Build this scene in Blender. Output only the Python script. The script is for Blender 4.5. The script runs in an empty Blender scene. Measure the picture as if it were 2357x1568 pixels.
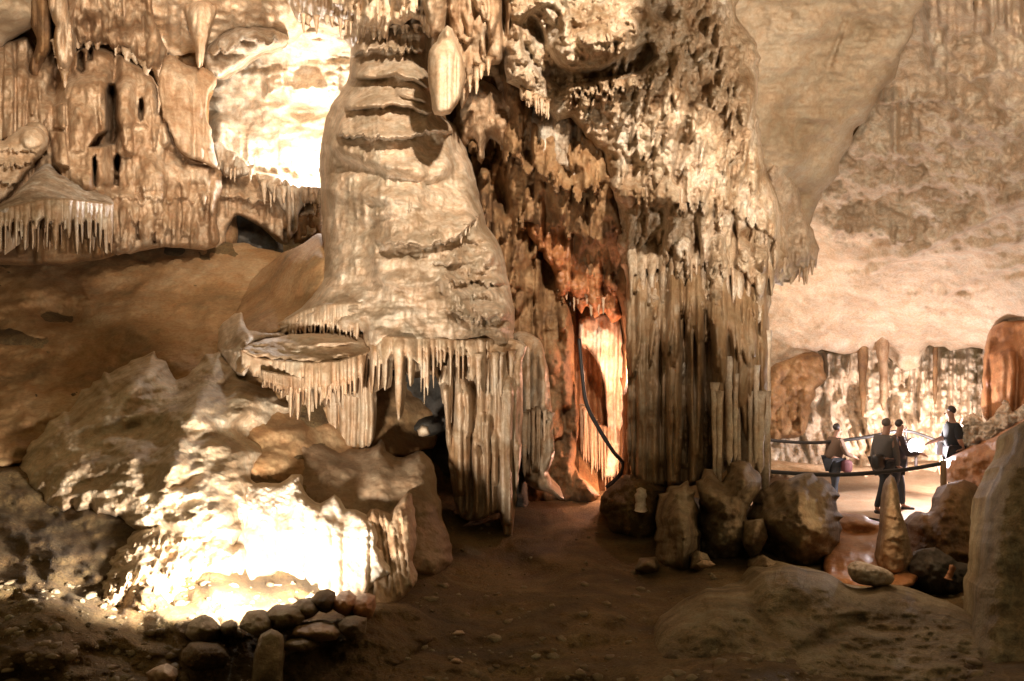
import bpy, math, random
import numpy as np
from mathutils import Vector

# ------------------------------------------------------------------ basics
FD, CX, CY = 1832.2, 1178.5, 784.0        # focal length and centre in layout units
rng = np.random.default_rng(7)
R = random.Random(11)
scene = bpy.context.scene
COL = scene.collection

def P(x, y, d):
    return ((x - CX) / FD * d, d, (CY - y) / FD * d)

def tag(o, label=None, cat=None, group=None, kind=None):
    if label: o['label'] = label
    if cat: o['category'] = cat
    if group: o['group'] = group
    if kind: o['kind'] = kind
    return o

def mesh_obj(name, V, F, mat, parent=None, loc=None, smooth=True):
    V = np.asarray(V, dtype=np.float32)
    if parent is not None:
        base = np.array(parent.location, dtype=np.float32)
        p = parent
        while p.parent is not None:
            p = p.parent; base = base + np.array(p.location, dtype=np.float32)
    else:
        if loc is None:
            lo, hi = V.min(0), V.max(0)
            loc = ((lo[0] + hi[0]) / 2, (lo[1] + hi[1]) / 2, lo[2])
        base = np.array(loc, dtype=np.float32)
    me = bpy.data.meshes.new(name)
    Vl = V - base
    if isinstance(F, np.ndarray):
        n, k = F.shape
        me.vertices.add(len(Vl)); me.vertices.foreach_set('co', Vl.ravel())
        me.loops.add(n * k); me.loops.foreach_set('vertex_index', F.astype(np.int32).ravel())
        me.polygons.add(n)
        me.polygons.foreach_set('loop_start', np.arange(0, n * k, k, dtype=np.int32))
        me.update(calc_edges=True); me.validate()
    else:
        me.from_pydata([tuple(v) for v in Vl.tolist()], [], F); me.update()
    if smooth:
        me.polygons.foreach_set('use_smooth', np.ones(len(me.polygons), dtype=bool))
    me.materials.append(mat)
    o = bpy.data.objects.new(name, me); COL.objects.link(o)
    if parent is not None: o.parent = parent
    else: o.location = tuple(float(a) for a in base)
    return o

def empty(name, loc):
    o = bpy.data.objects.new(name, None); o.empty_display_size = .2
    o.location = loc; COL.objects.link(o); return o

# ------------------------------------------------------------------ noise
_perm = np.random.default_rng(3).permutation(4096)
def _h(ix, iy, s):
    return _perm[(_perm[(ix + s * 131) & 4095] + iy) & 4095]
_ga = np.random.default_rng(5).uniform(0, 2 * np.pi, 4096)
_gx, _gy = np.cos(_ga), np.sin(_ga)
def perlin(x, y, seed=0):
    x0 = np.floor(x).astype(np.int64); y0 = np.floor(y).astype(np.int64)
    fx, fy = x - x0, y - y0
    u = fx * fx * fx * (fx * (fx * 6 - 15) + 10); v = fy * fy * fy * (fy * (fy * 6 - 15) + 10)
    def g(ix, iy, dx, dy):
        h = _h(ix, iy, seed); return _gx[h] * dx + _gy[h] * dy
    a = g(x0, y0, fx, fy); b = g(x0 + 1, y0, fx - 1, fy)
    c = g(x0, y0 + 1, fx, fy - 1); d = g(x0 + 1, y0 + 1, fx - 1, fy - 1)
    return 1.5 * ((a + (b - a) * u) + ((c + (d - c) * u) - (a + (b - a) * u)) * v)
def fbm(x, y, seed=0, octv=4, gain=.5, lac=2.03, ridged=False):
    s = 0; a = 1; t = 0
    for i in range(octv):
        n = perlin(x, y, seed + i)
        if ridged: n = 1 - 2 * np.abs(n)
        s = s + a * n; t += a; a *= gain; x = x * lac + 17.3; y = y * lac + 5.1
    return s / t

# ------------------------------------------------------------------ relief features (metres towards the viewer side)
def sm(t): t = np.clip(t, 0, 1); return t * t * (3 - 2 * t)
def N(wx, wy, amp, seed=0, octv=4, ridged=False, gain=.5, tilt=0):      # noise; wavelengths in layout units
    return lambda X, Y: amp * fbm((X + tilt * Y) / wx + 3.1, Y / wy + 9.7, seed, octv, gain, ridged=ridged)
def ripple(wx, wy, amp, seed=0):        # knobbly popcorn
    def f(X, Y):
        n = fbm(X / wx, Y / wy, seed, 3)
        return amp * (np.abs(n) ** .7)
    return f
def bump(cx, cy, rx, ry, amp, rot=0, p=.5):
    c, s = math.cos(math.radians(rot)), math.sin(math.radians(rot))
    def f(X, Y):
        dx, dy = X - cx, Y - cy
        a = (dx * c + dy * s) / rx; b = (-dx * s + dy * c) / ry
        return amp * np.clip(1 - a * a - b * b, 0, 1) ** p
    return f
def gau(cx, cy, rx, ry, amp, rot=0):
    c, s = math.cos(math.radians(rot)), math.sin(math.radians(rot))
    def f(X, Y):
        dx, dy = X - cx, Y - cy
        a = (dx * c + dy * s) / rx; b = (-dx * s + dy * c) / ry
        return amp * np.exp(-(a * a + b * b))
    return f
def teeth(X, x0, x1, sp, ln, seed):
    r = np.random.default_rng(seed); t = np.zeros_like(X); c = x0
    while c < x1:
        w = sp * r.uniform(.35, .75); l = ln * r.uniform(.15, 1) ** 1.3
        q = np.clip(1 - ((X - c) / w) ** 2, 0, 1)
        t = np.maximum(t, l * q ** .8); c += sp * r.uniform(.6, 1.5)
    return t
def ledge(line, L, amp, sp=0, ln=0, sharp=4, seed=1, fade=25, wob=6):
    xs = [p[0] for p in line]; ys = [p[1] for p in line]
    def f(X, Y):
        v = np.interp(X, xs, ys) + wob * perlin(X / 37., X * 0 + seed * 3.3, seed)
        if sp: v = v + teeth(X, xs[0], xs[-1], sp, ln, seed)
        s = v - Y
        w = sm((X - xs[0]) / fade) * sm((xs[-1] - X) / fade)
        return amp * w * sm(s / sharp + .5) * np.exp(-np.maximum(s, 0) / L)
    return f
def pipes(x0, x1, top, bot, sp, amp, seed=1, jt=20, jb=30, skew=0, var=.5):
    tx = [p[0] for p in top]; ty = [p[1] for p in top]; bx = [p[0] for p in bot]; by = [p[1] for p in bot]
    def f(X, Y):
        r = np.random.default_rng(seed); h = np.zeros_like(X); c = x0
        Xw = X + skew * (Y - ty[0]) + 3.0 * perlin(X / 60., Y / 90., seed + 40)
        while c < x1:
            w = sp * r.uniform(.4, .95); t = np.interp(c, tx, ty) + r.uniform(-jt, jt); b = np.interp(c, bx, by) + r.uniform(-jb, jb)
            a = amp * r.uniform(1 - var, 1 + var * .4)
            sel = np.abs(Xw - c) < w
            if sel.any():
                xs_, ys_ = Xw[sel], Y[sel]
                ww = w * (1 - .35 * np.clip((ys_ - t) / max(b - t, 1), 0, 1))
                q = np.clip(1 - ((xs_ - c) / ww) ** 2, 0, 1) ** .5
                m = sm((ys_ - t) / 35.) * np.clip((b - ys_) / 14., 0, 1) ** .5
                h[sel] = np.maximum(h[sel], a * q * m)
            c += sp * r.uniform(.5, 1.25)
        return h
    return f
def drips(poly, n, w, ln, amp, seed=1, tilt=0, tv=.15, var=.5):
    """scattered hanging drips: flush at the top, standing proud at the tip"""
    def f(X, Y):
        r = np.random.default_rng(seed); h = np.zeros_like(X)
        px_ = [p[0] for p in poly]; py_ = [p[1] for p in poly]
        x0, y0, st = X.min(), Y.min(), None
        gx = np.median(X, axis=0); gy = np.median(Y, axis=1)
        cx = r.uniform(min(px_), max(px_), n); cy = r.uniform(min(py_), max(py_), n)
        s_, _, _ = _sd(cx[None], cy[None], poly); ok = s_[0] > 0
        for c, t in zip(cx[ok], cy[ok]):
            wi = w * r.uniform(.5, 1.5); le = ln * r.uniform(.4, 1.6); a = amp * r.uniform(1 - var, 1 + var); k = tilt + r.uniform(-tv, tv)
            ext = wi + abs(k) * le
            i0, i1 = np.searchsorted(gx, c - ext - 2), np.searchsorted(gx, c + ext + 2); j0, j1 = np.searchsorted(gy, t), np.searchsorted(gy, t + le + 2)
            if i1 <= i0 or j1 <= j0: continue
            x = X[j0:j1, i0:i1]; y = Y[j0:j1, i0:i1]
            v = np.clip((y - t) / le, 0, 1)
            ww = wi * (1 - .75 * v ** 1.6)
            q = np.clip(1 - ((x - c + k * (y - t)) / np.maximum(ww, .5)) ** 2, 0, 1) ** .5
            b = a * q * sm(v * 1.5) * np.clip((1 - v) * 9, 0, 1) ** .5
            h[j0:j1, i0:i1] = np.maximum(h[j0:j1, i0:i1], b)
        return h
    return f
def _sd(X, Y, poly):
    """distance to a closed outline (positive inside) and the nearest outline point"""
    x, y = X.ravel(), Y.ravel(); best = np.full(x.shape, 1e18); nx = np.zeros_like(x); ny = np.zeros_like(x)
    ins = np.zeros(x.shape, bool); n = len(poly)
    for i in range(n):
        ax, ay = poly[i]; bx_, by_ = poly[(i + 1) % n]
        dx, dy = bx_ - ax, by_ - ay; L = dx * dx + dy * dy + 1e-9
        t = np.clip(((x - ax) * dx + (y - ay) * dy) / L, 0, 1)
        qx, qy = ax + t * dx, ay + t * dy; d = (x - qx) ** 2 + (y - qy) ** 2
        m = d < best; best[m] = d[m]; nx[m] = qx[m]; ny[m] = qy[m]
        if ay != by_:
            c = ((ay > y) != (by_ > y)) & (x < (bx_ - ax) * (y - ay) / (by_ - ay) + ax); ins ^= c
    s = np.sqrt(best) * np.where(ins, 1, -1)
    return s.reshape(X.shape), nx.reshape(X.shape), ny.reshape(X.shape)
def facet(cx, cy, rx, ry, amp, n=9, seed=1):
    """a broken, flat faced block"""
    r = np.random.default_rng(seed); pl = [(r.uniform(0, 6.283), r.uniform(.35, 1.5), r.uniform(0, .55)) for _ in range(n)]
    def f(X, Y):
        dx, dy = (X - cx) / rx, (Y - cy) / ry; h = np.full_like(X, 1.0)
        for a, b, c in pl: h = np.minimum(h, 1.25 - c - b * (dx * math.cos(a) + dy * math.sin(a)))
        return amp * np.maximum(h, -.6)
    return f
def area(poly, amp, soft=12, dome=False):
    def f(X, Y):
        s, _, _ = _sd(X, Y, poly)
        if dome:
            t = np.clip(s / soft, 0, 1); return amp * np.sqrt(1 - (1 - t) ** 2)
        return amp * sm(s / soft + .5)
    return f
def within(poly, soft, feat):
    g = area(poly, 1, soft)
    return lambda X, Y: g(X, Y) * feat(X, Y)

def tps(ctrl):
    if len(ctrl) == 2:      # a plain ramp between two points
        (ax, ay, ad), (bx, by, bd) = ctrl; L2 = (bx - ax) ** 2 + (by - ay) ** 2
        return lambda X, Y: ad + (bd - ad) * np.clip(((X - ax) * (bx - ax) + (Y - ay) * (by - ay)) / L2, -.2, 1.2)
    c = np.array(ctrl, float); n = len(c); s = 500.
    p = c[:, :2] / s
    d = np.linalg.norm(p[:, None] - p[None], axis=2)
    K = np.where(d > 0, d * d * np.log(d + 1e-12), 0) + np.eye(n) * 1e-3
    Q = np.hstack([np.ones((n, 1)), p]); A = np.zeros((n + 3, n + 3)); A[:n, :n] = K; A[:n, n:] = Q; A[n:, :n] = Q.T
    w = np.linalg.lstsq(A, np.concatenate([c[:, 2], np.zeros(3)]), rcond=1e-9)[0]
    lo, hi = c[:, 2].min() * .85, c[:, 2].max() * 1.1
    def f(X, Y):
        x, y = X / s, Y / s; o = w[n] + w[n + 1] * x + w[n + 2] * y
        for i in range(n):
            r2 = (x - p[i, 0]) ** 2 + (y - p[i, 1]) ** 2
            o = o + w[i] * .5 * r2 * np.log(r2 + 1e-12)
        return np.clip(o, lo, hi)
    return f

def smooth_poly(pts, k=6):
    n = len(pts); out = []
    for i in range(n):
        p0, p1, p2, p3 = [np.array(pts[(i + j - 1) % n], float) for j in range(4)]
        seg = np.linalg.norm(p2 - p1); kk = int(max(1, min(k * 3, seg / 14)))
        for j in range(kk):
            t = j / kk
            q = .5 * ((2 * p1) + (-p0 + p2) * t + (2 * p0 - 5 * p1 + 4 * p2 - p3) * t * t + (-p0 + 3 * p1 - 3 * p2 + p3) * t ** 3)
            out.append((q[0], q[1]))
    return out

class Sheet: pass
def sheet(name, outline, ctrl, feats, mat, parent=None, step=4.0, edge=(20, .25), wob=(5, 28), thick=.8, smooth=True, seed=0):
    """a rock body: a relief front with rounded rim, and sides that run back by `thick` metres"""
    poly = smooth_poly(outline) if smooth else [tuple(map(float, p)) for p in outline]
    if wob[0]:
        q = []
        for (x, y) in poly:
            q.append((x + wob[0] * float(perlin(np.array(x / wob[1] + seed), np.array(y / wob[1]), 21)),
                      y + wob[0] * float(perlin(np.array(x / wob[1] + seed), np.array(y / wob[1]), 22))))
        poly = q
    pa = np.array(poly)
    x0, y0 = pa.min(0) - step * 1.5; x1, y1 = pa.max(0) + step * 1.5
    xs = np.arange(x0, x1 + step, step); ys = np.arange(y0, y1 + step, step)
    X, Y = np.meshgrid(xs, ys)
    s, nx, ny = _sd(X, Y, poly)
    inside = s > 0
    base = tps(ctrl) if isinstance(ctrl, list) else (lambda X, Y: X * 0 + ctrl)
    quad_ok = inside[:-1, :-1] | inside[1:, :-1] | inside[:-1, 1:] | inside[1:, 1:]
    used = np.zeros_like(inside)
    used[:-1, :-1] |= quad_ok; used[1:, :-1] |= quad_ok; used[:-1, 1:] |= quad_ok; used[1:, 1:] |= quad_ok
    snap = used & ~inside
    Xs = np.where(snap, nx, X); Ys = np.where(snap, ny, Y)
    h = np.zeros_like(X)
    for f in feats: h = h + f(Xs, Ys)
    w, e = edge
    t = np.clip(np.where(inside, s, 0) / w, 0, 1)
    D = base(Xs, Ys) - h + e * (1 - np.sqrt(np.clip(1 - (1 - t) ** 2, 0, 1)))
    idx = -np.ones(X.shape, int); idx[used] = np.arange(used.sum())
    V = np.stack([(Xs - CX) / FD * D, D, (CY - Ys) / FD * D], -1)[used]
    j, i = np.nonzero(quad_ok)
    a, b, c, d = idx[j, i], idx[j + 1, i], idx[j + 1, i + 1], idx[j, i + 1]
    F = np.stack([a, b, c, d], 1)
    # skirt
    E = np.concatenate([F[:, [0, 1]], F[:, [1, 2]], F[:, [2, 3]], F[:, [3, 0]]])
    nV = len(V); key = E[:, 0].astype(np.int64) * nV + E[:, 1]; rev = E[:, 1].astype(np.int64) * nV + E[:, 0]
    B = E[~np.isin(key, rev)]
    bv = np.unique(B); mp = -np.ones(nV, int); mp[bv] = np.arange(len(bv))
    cen = V.mean(0)
    rings = []; prev = bv; off = nV; F2 = []
    VV = [V]
    for k, (bk, inn) in enumerate(((.35, .0), (1., .12))):
        r = V[bv].copy(); r = r * (1 + thick * bk / r[:, 1:2])
        r[:, 0] += (cen[0] - r[:, 0]) * inn; r[:, 2] += (cen[2] - r[:, 2]) * inn
        VV.append(r)
        if k == 0: F2.append(np.stack([B[:, 1], B[:, 0], nV + mp[B[:, 0]], nV + mp[B[:, 1]]], 1))
        else:
            o1, o2 = nV, nV + len(bv)
            F2.append(np.stack([o1 + mp[B[:, 1]], o1 + mp[B[:, 0]], o2 + mp[B[:, 0]], o2 + mp[B[:, 1]]], 1))
    V = np.concatenate(VV); F = np.concatenate([F] + F2)
    o = mesh_obj(name, V, F, mat, parent)
    S = Sheet(); S.o = o
    def depth(x, y):
        i = int(np.clip(round((x - x0) / step), 0, D.shape[1] - 1)); jj = int(np.clip(round((y - y0) / step), 0, D.shape[0] - 1))
        return float(D[jj, i])
    S.depth = depth
    return S

def tube(name, pts, radii, mat, parent=None, n=9, seed=0, lump=.12, flat=1.0, loc=None):
    """tapered round body along world points"""
    pts = [Vector(p) for p in pts]; V = []; F = []
    r = np.random.default_rng(seed); ph = r.uniform(0, 6.28, 4)
    m = len(pts)
    for k, (p, ra) in enumerate(zip(pts, radii)):
        d = (pts[min(k + 1, m - 1)] - pts[max(k - 1, 0)]).normalized()
        ux = d.cross(Vector((0, 1, 0))); ux = ux.normalized() if ux.length > 1e-3 else Vector((1, 0, 0))
        uy = d.cross(ux).normalized()
        for i in range(n):
            a = 2 * math.pi * i / n
            q = ra * (1 + lump * math.sin(2 * a + ph[0] + k * .25) + lump * .8 * math.sin(3 * a + ph[1] - k * .4) + lump * .5 * math.sin(k * 1.3 + ph[2]))
            V.append(p + ux * (q * math.cos(a)) + uy * (q * math.sin(a) * flat))
    for k in range(m - 1):
        for i in range(n):
            F.append((k * n + i, k * n + (i + 1) % n, (k + 1) * n + (i + 1) % n, (k + 1) * n + i))
    F.append(tuple(range(n))); F.append(tuple(range((m - 1) * n, m * n))[::-1])
    return mesh_obj(name, [tuple(v) for v in V], F, mat, parent, loc)

def stal(parent, x, y0, y1, d, r0, r1=None, mat=None, name='stalactite', seed=None, drift=0, blunt=False):
    """a stalactite from (x,y0) down to (x,y1); radii in layout units"""
    seed = R.randint(0, 99999) if seed is None else seed
    rr = random.Random(seed); m = 12; pts = []; rad = []
    r1 = r0 * .25 if r1 is None else r1
    for k in range(m):
        t = k / (m - 1)
        w = (rr.uniform(-.1, .1)) * r0
        pts.append(P(x + drift * t + w, y0 + (y1 - y0) * t, d))
        ra = r0 * (1 - t) ** (.35 if blunt else .8) + r1 * (1 - (1 - t) ** .6)
        ra *= 1 + .5 * max(0, .12 - t) / .12 + rr.uniform(-.12, .12)
        if k == m - 1: ra *= .3
        rad.append(max(ra, .4) / FD * d)
    return tube(name, pts, rad, mat, parent, seed=seed)

def fringe(parent, line, n, lens, r, depth, mat, seed=1, blunt=False, dv=.05, name='stalactite', top=12, rv=.4):
    rr = random.Random(seed); xs = [p[0] for p in line]; ys = [p[1] for p in line]
    for i in range(n):
        t = (i + .5 + rr.uniform(-.38, .38)) / n
        # along the line by length
        seg = np.cumsum([0] + [math.dist(line[k], line[k + 1]) for k in range(len(line) - 1)])
        x = float(np.interp(t * seg[-1], seg, xs)); y = float(np.interp(t * seg[-1], seg, ys))
        l = rr.uniform(*lens) if isinstance(lens, tuple) else float(np.interp(t, [0, .5, 1], lens)) * rr.uniform(.75, 1.25)
        d = (depth(x, y - 4) if callable(depth) else depth) + rr.uniform(-dv, dv)
        stal(parent, x, y - top, y + l, d, r * rr.uniform(1 - rv, 1 + rv), mat=mat, seed=rr.randint(0, 99999), blunt=blunt, drift=rr.uniform(-2, 2), name=name)

def curtain(parent, line, notch, tip, sp, depth, mat, seed=1, amp=.05, name='fringe', flare=0.0, step=2.2, wv=.3, lv=.25, thick=.12, lean=0.0):
    """a sheet of stone that splits into hanging fingers along its lower edge; line, notch, tip: polylines (x, y)"""
    r = random.Random(seed); xs = [p[0] for p in line]; ys = [p[1] for p in line]
    fy = lambda pl, x: float(np.interp(x, [p[0] for p in pl], [p[1] for p in pl]))
    cs = []; c = xs[0] + sp * .5
    while c < xs[-1] - sp * .3:
        g = sp * r.choice([.5, .7, .8, 1.0, 1.0, 1.3, 1.9]) * r.uniform(.85, 1.15); cs.append((c, g)); c += g * r.uniform(.85, 1.15)
    low = []
    for (c, g) in cs:
        ny_ = fy(notch, c); ty = fy(tip, c); l = (ty - ny_) * (1 - r.uniform(0, 1) ** 1.5 * .75) * r.choice([1, 1, 1, 1.12]); w = g * r.uniform(.22, .24 + wv * .6)
        d = r.uniform(-1.5, 1.5)
        low += [(c - g * .5, ny_ + r.uniform(-5, 5) + (r.random() < .25) * l * .35), (c - w, ny_ + l * .22), (c - w * .75 + d * .5, ny_ + l * .7), (c - w * .25 + d, ny_ + l), (c + w * .25 + d, ny_ + l), (c + w * .75 + d * .5, ny_ + l * .7), (c + w, ny_ + l * .22)]
    poly = list(zip(xs, ys)) + low[::-1]
    ctrl = []
    for i in range(7):
        x = xs[0] + (xs[-1] - xs[0]) * i / 6; y = fy(line, x); d = depth(x, y) if callable(depth) else depth
        ctrl += [(x, y, d + lean), (x, y + 120, d + .02)] + ([(x, y + 260, d + .02)] if lean else [])
    def fin(X, Y):
        h = np.zeros_like(X)
        for (c, g) in cs:
            q = np.clip(1 - ((X - c) / (g * .55)) ** 2, 0, 1) ** .5
            h = np.maximum(h, q * amp * (.35 + .65 * sm((Y - fy(line, c)) / 30.)))
        return h
    o = sheet(name, poly, ctrl, [fin, N(20, 30, .012, seed, 3)], mat, parent, step, (5, .06), (1.2, 12), thick, False, seed)
    return o

# ------------------------------------------------------------------ materials
def rock(name, c1, c2, c3, sc=2.0, bump_=.35, rough=.62, streak=0.0, fine=1.0, coat=.0, dist=.03, speck=0.25, hue=.6):
    m = bpy.data.materials.new(name); m.use_nodes = True; nt = m.node_tree; nd = nt.nodes; lk = nt.links
    b = nd['Principled BSDF']; b.inputs['Roughness'].default_value = rough
    if coat: b.inputs['Coat Weight'].default_value = coat; b.inputs['Coat Roughness'].default_value = .3
    g = nd.new('ShaderNodeNewGeometry')
    mp = nd.new('ShaderNodeMapping'); lk.new(g.outputs['Position'], mp.inputs['Vector'])
    n1 = nd.new('ShaderNodeTexNoise'); n1.inputs['Scale'].default_value = sc; n1.inputs['Detail'].default_value = 7; n1.inputs['Roughness'].default_value = .62; n1.inputs['Distortion'].default_value = .4
    lk.new(mp.outputs[0], n1.inputs['Vector'])
    rp = nd.new('ShaderNodeValToRGB'); e = rp.color_ramp.elements
    e[0].position = .34; e[0].color = (*c3, 1); e[1].position = .66; e[1].color = (*c1, 1)
    k = e.new(.5); k.color = (*c2, 1)
    lk.new(n1.outputs[0], rp.inputs[0]); col = rp.outputs[0]
    if streak:
        mp2 = nd.new('ShaderNodeMapping'); mp2.inputs['Scale'].default_value = (9, 9, .5); lk.new(g.outputs['Position'], mp2.inputs['Vector'])
        n2 = nd.new('ShaderNodeTexNoise'); n2.inputs['Scale'].default_value = 1.6; n2.inputs['Detail'].default_value = 5; lk.new(mp2.outputs[0], n2.inputs['Vector'])
        r2 = nd.new('ShaderNodeValToRGB'); r2.color_ramp.elements[0].position = .4; r2.color_ramp.elements[1].position = .62
        lk.new(n2.outputs[0], r2.inputs[0])
        mx = nd.new('ShaderNodeMix'); mx.data_type = 'RGBA'; mx.blend_type = 'MIX'
        ml = nd.new('ShaderNodeMath'); ml.operation = 'MULTIPLY'; ml.inputs[1].default_value = streak; lk.new(r2.outputs[0], ml.inputs[0])
        lk.new(ml.outputs[0], mx.inputs[0]); lk.new(col, mx.inputs[6]); mx.inputs[7].default_value = (*c3, 1); col = mx.outputs[2]
    n3 = nd.new('ShaderNodeTexNoise'); n3.inputs['Scale'].default_value = 26 * fine; n3.inputs['Detail'].default_value = 6; n3.inputs['Roughness'].default_value = .7
    lk.new(g.outputs['Position'], n3.inputs['Vector'])
    mr = nd.new('ShaderNodeMapRange'); mr.inputs[1].default_value = .3; mr.inputs[2].default_value = .7; mr.inputs[3].default_value = 1 - speck; mr.inputs[4].default_value = 1 + speck
    lk.new(n3.outputs[0], mr.inputs[0])
    mv = nd.new('ShaderNodeVectorMath'); mv.operation = 'SCALE'; lk.new(col, mv.inputs[0]); lk.new(mr.outputs[0], mv.inputs['Scale'])
    n4 = nd.new('ShaderNodeTexNoise'); n4.inputs['Scale'].default_value = 6.5; n4.inputs['Detail'].default_value = 8; n4.inputs['Roughness'].default_value = .75
    lk.new(g.outputs['Position'], n4.inputs['Vector'])
    r4 = nd.new('ShaderNodeValToRGB'); r4.color_ramp.elements[0].position = .38; r4.color_ramp.elements[0].color = (1.0, .80, .58, 1); r4.color_ramp.elements[1].position = .62; r4.color_ramp.elements[1].color = (.90, 1.0, .98, 1)
    lk.new(n4.outputs[0], r4.inputs[0])
    mm = nd.new('ShaderNodeMix'); mm.data_type = 'RGBA'; mm.blend_type = 'MULTIPLY'; mm.inputs[0].default_value = hue
    lk.new(mv.outputs[0], mm.inputs[6]); lk.new(r4.outputs[0], mm.inputs[7])
    lk.new(mm.outputs[2], b.inputs['Base Color'])
    bp = nd.new('ShaderNodeBump'); bp.inputs['Strength'].default_value = bump_; bp.inputs['Distance'].default_value = dist
    ad = nd.new('ShaderNodeMath'); ad.operation = 'MULTIPLY_ADD'; lk.new(n1.outputs[0], ad.inputs[0]); ad.inputs[1].default_value = 2.0; lk.new(n3.outputs[0], ad.inputs[2])
    lk.new(ad.outputs[0], bp.inputs['Height']); lk.new(bp.outputs[0], b.inputs['Normal'])
    return m
def plain(name, c, rough=.7, metal=0, emit=None, es=0):
    m = bpy.data.materials.new(name); m.use_nodes = True; nt = m.node_tree; b = nt.nodes['Principled BSDF']
    b.inputs['Roughness'].default_value = rough; b.inputs['Metallic'].default_value = metal
    n = nt.nodes.new('ShaderNodeTexNoise'); n.inputs['Scale'].default_value = 30
    mr = nt.nodes.new('ShaderNodeMapRange'); mr.inputs[3].default_value = .75; mr.inputs[4].default_value = 1.2
    nt.links.new(n.outputs[0], mr.inputs[0])
    mv = nt.nodes.new('ShaderNodeVectorMath'); mv.operation = 'SCALE'; mv.inputs[0].default_value = c; nt.links.new(mr.outputs[0], mv.inputs['Scale'])
    nt.links.new(mv.outputs[0], b.inputs['Base Color'])
    if emit: b.inputs['Emission Color'].default_value = (*emit, 1); b.inputs['Emission Strength'].default_value = es
    return m

CREAM, TAN, BROWN, GREY = (.66, .53, .39), (.47, .34, .215), (.24, .145, .07), (.40, .35, .28)
M = {}
M['cream'] = rock('cream_calcite', CREAM, (.56, .43, .30), (.36, .24, .14), 1.8, .3, .55, .35)
M['column'] = rock('flowstone', (.70, .57, .44), (.52, .405, .29), (.27, .195, .12), 2.3, .45, .45, .5, dist=.04, coat=.12)
M['tan'] = rock('tan_calcite', (.56, .43, .30), (.42, .29, .18), (.24, .14, .07), 2.2, .45, .6, .45)
M['drip'] = rock('drip_calcite', (.62, .51, .38), (.48, .36, .24), (.30, .18, .09), 3.0, .35, .45, .5, coat=.15)
M['greyrock'] = rock('grey_calcite', (.62, .55, .46), (.42, .335, .245), (.19, .125, .07), 3.4, .6, .6, .45, dist=.05)
M['mass'] = rock('drip_crust', (.72, .62, .51), (.52, .41, .29), (.26, .16, .08), 1.9, .6, .55, .45, dist=.05, speck=.35)
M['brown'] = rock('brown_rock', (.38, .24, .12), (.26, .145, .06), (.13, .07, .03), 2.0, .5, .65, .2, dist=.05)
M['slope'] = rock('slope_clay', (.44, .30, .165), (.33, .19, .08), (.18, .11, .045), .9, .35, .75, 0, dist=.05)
M['floor'] = rock('floor_earth', (.30, .205, .085), (.18, .112, .04), (.08, .052, .02), 1.3, .9, .85, 0, fine=1.8, dist=.06, speck=.45)
M['orange'] = rock('orange_calcite', (.58, .30, .14), (.42, .19, .075), (.24, .10, .04), 2.0, .4, .5, .35, coat=.1)  # orange brown rock; around the slit it also carries painted glow
M['ceil'] = rock('ceiling_rock', (.54, .44, .32), (.44, .34, .23), (.33, .24, .145), 1.0, .35, .8, 0, dist=.05, speck=.15, hue=.5)
M['ceil2'] = rock('ceiling_crust', (.74, .63, .50), (.64, .51, .38), (.50, .38, .27), 1.7, .6, .7, 0, dist=.05)
M['flute'] = rock('brown_flowstone', (.54, .43, .31), (.37, .255, .15), (.21, .125, .055), 1.4, .35, .5, .45, coat=.1, dist=.03, speck=.15)
M['white'] = rock('white_calcite', (.80, .71, .60), (.69, .58, .46), (.45, .35, .25), 4, .4, .5, .2, dist=.04)
M['rubble'] = rock('rubble_calcite', (.66, .55, .41), (.48, .37, .25), (.28, .20, .12), 3, .45, .6, 0, fine=1.4, dist=.05)
M['block'] = rock('block_rock', (.38, .28, .185), (.29, .20, .12), (.19, .12, .065), 1.4, .4, .7, 0, dist=.05)
M['stump'] = rock('stump_rock', (.36, .30, .20), (.24, .18, .105), (.12, .082, .042), 2.8, .6, .7, 0, dist=.05)
M['near'] = rock('near_rock', (.40, .33, .21), (.28, .215, .12), (.14, .10, .05), 3.2, .9, .75, 0, fine=2.4, dist=.04, speck=.4)
M['dark'] = rock('near_black_rock', (.085, .075, .06), (.055, .047, .037), (.03, .025, .018), 2, .5, .7)
M['path'] = rock('path_concrete', (.36, .27, .19), (.31, .22, .15), (.25, .17, .11), 2, .2, .4)

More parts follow.
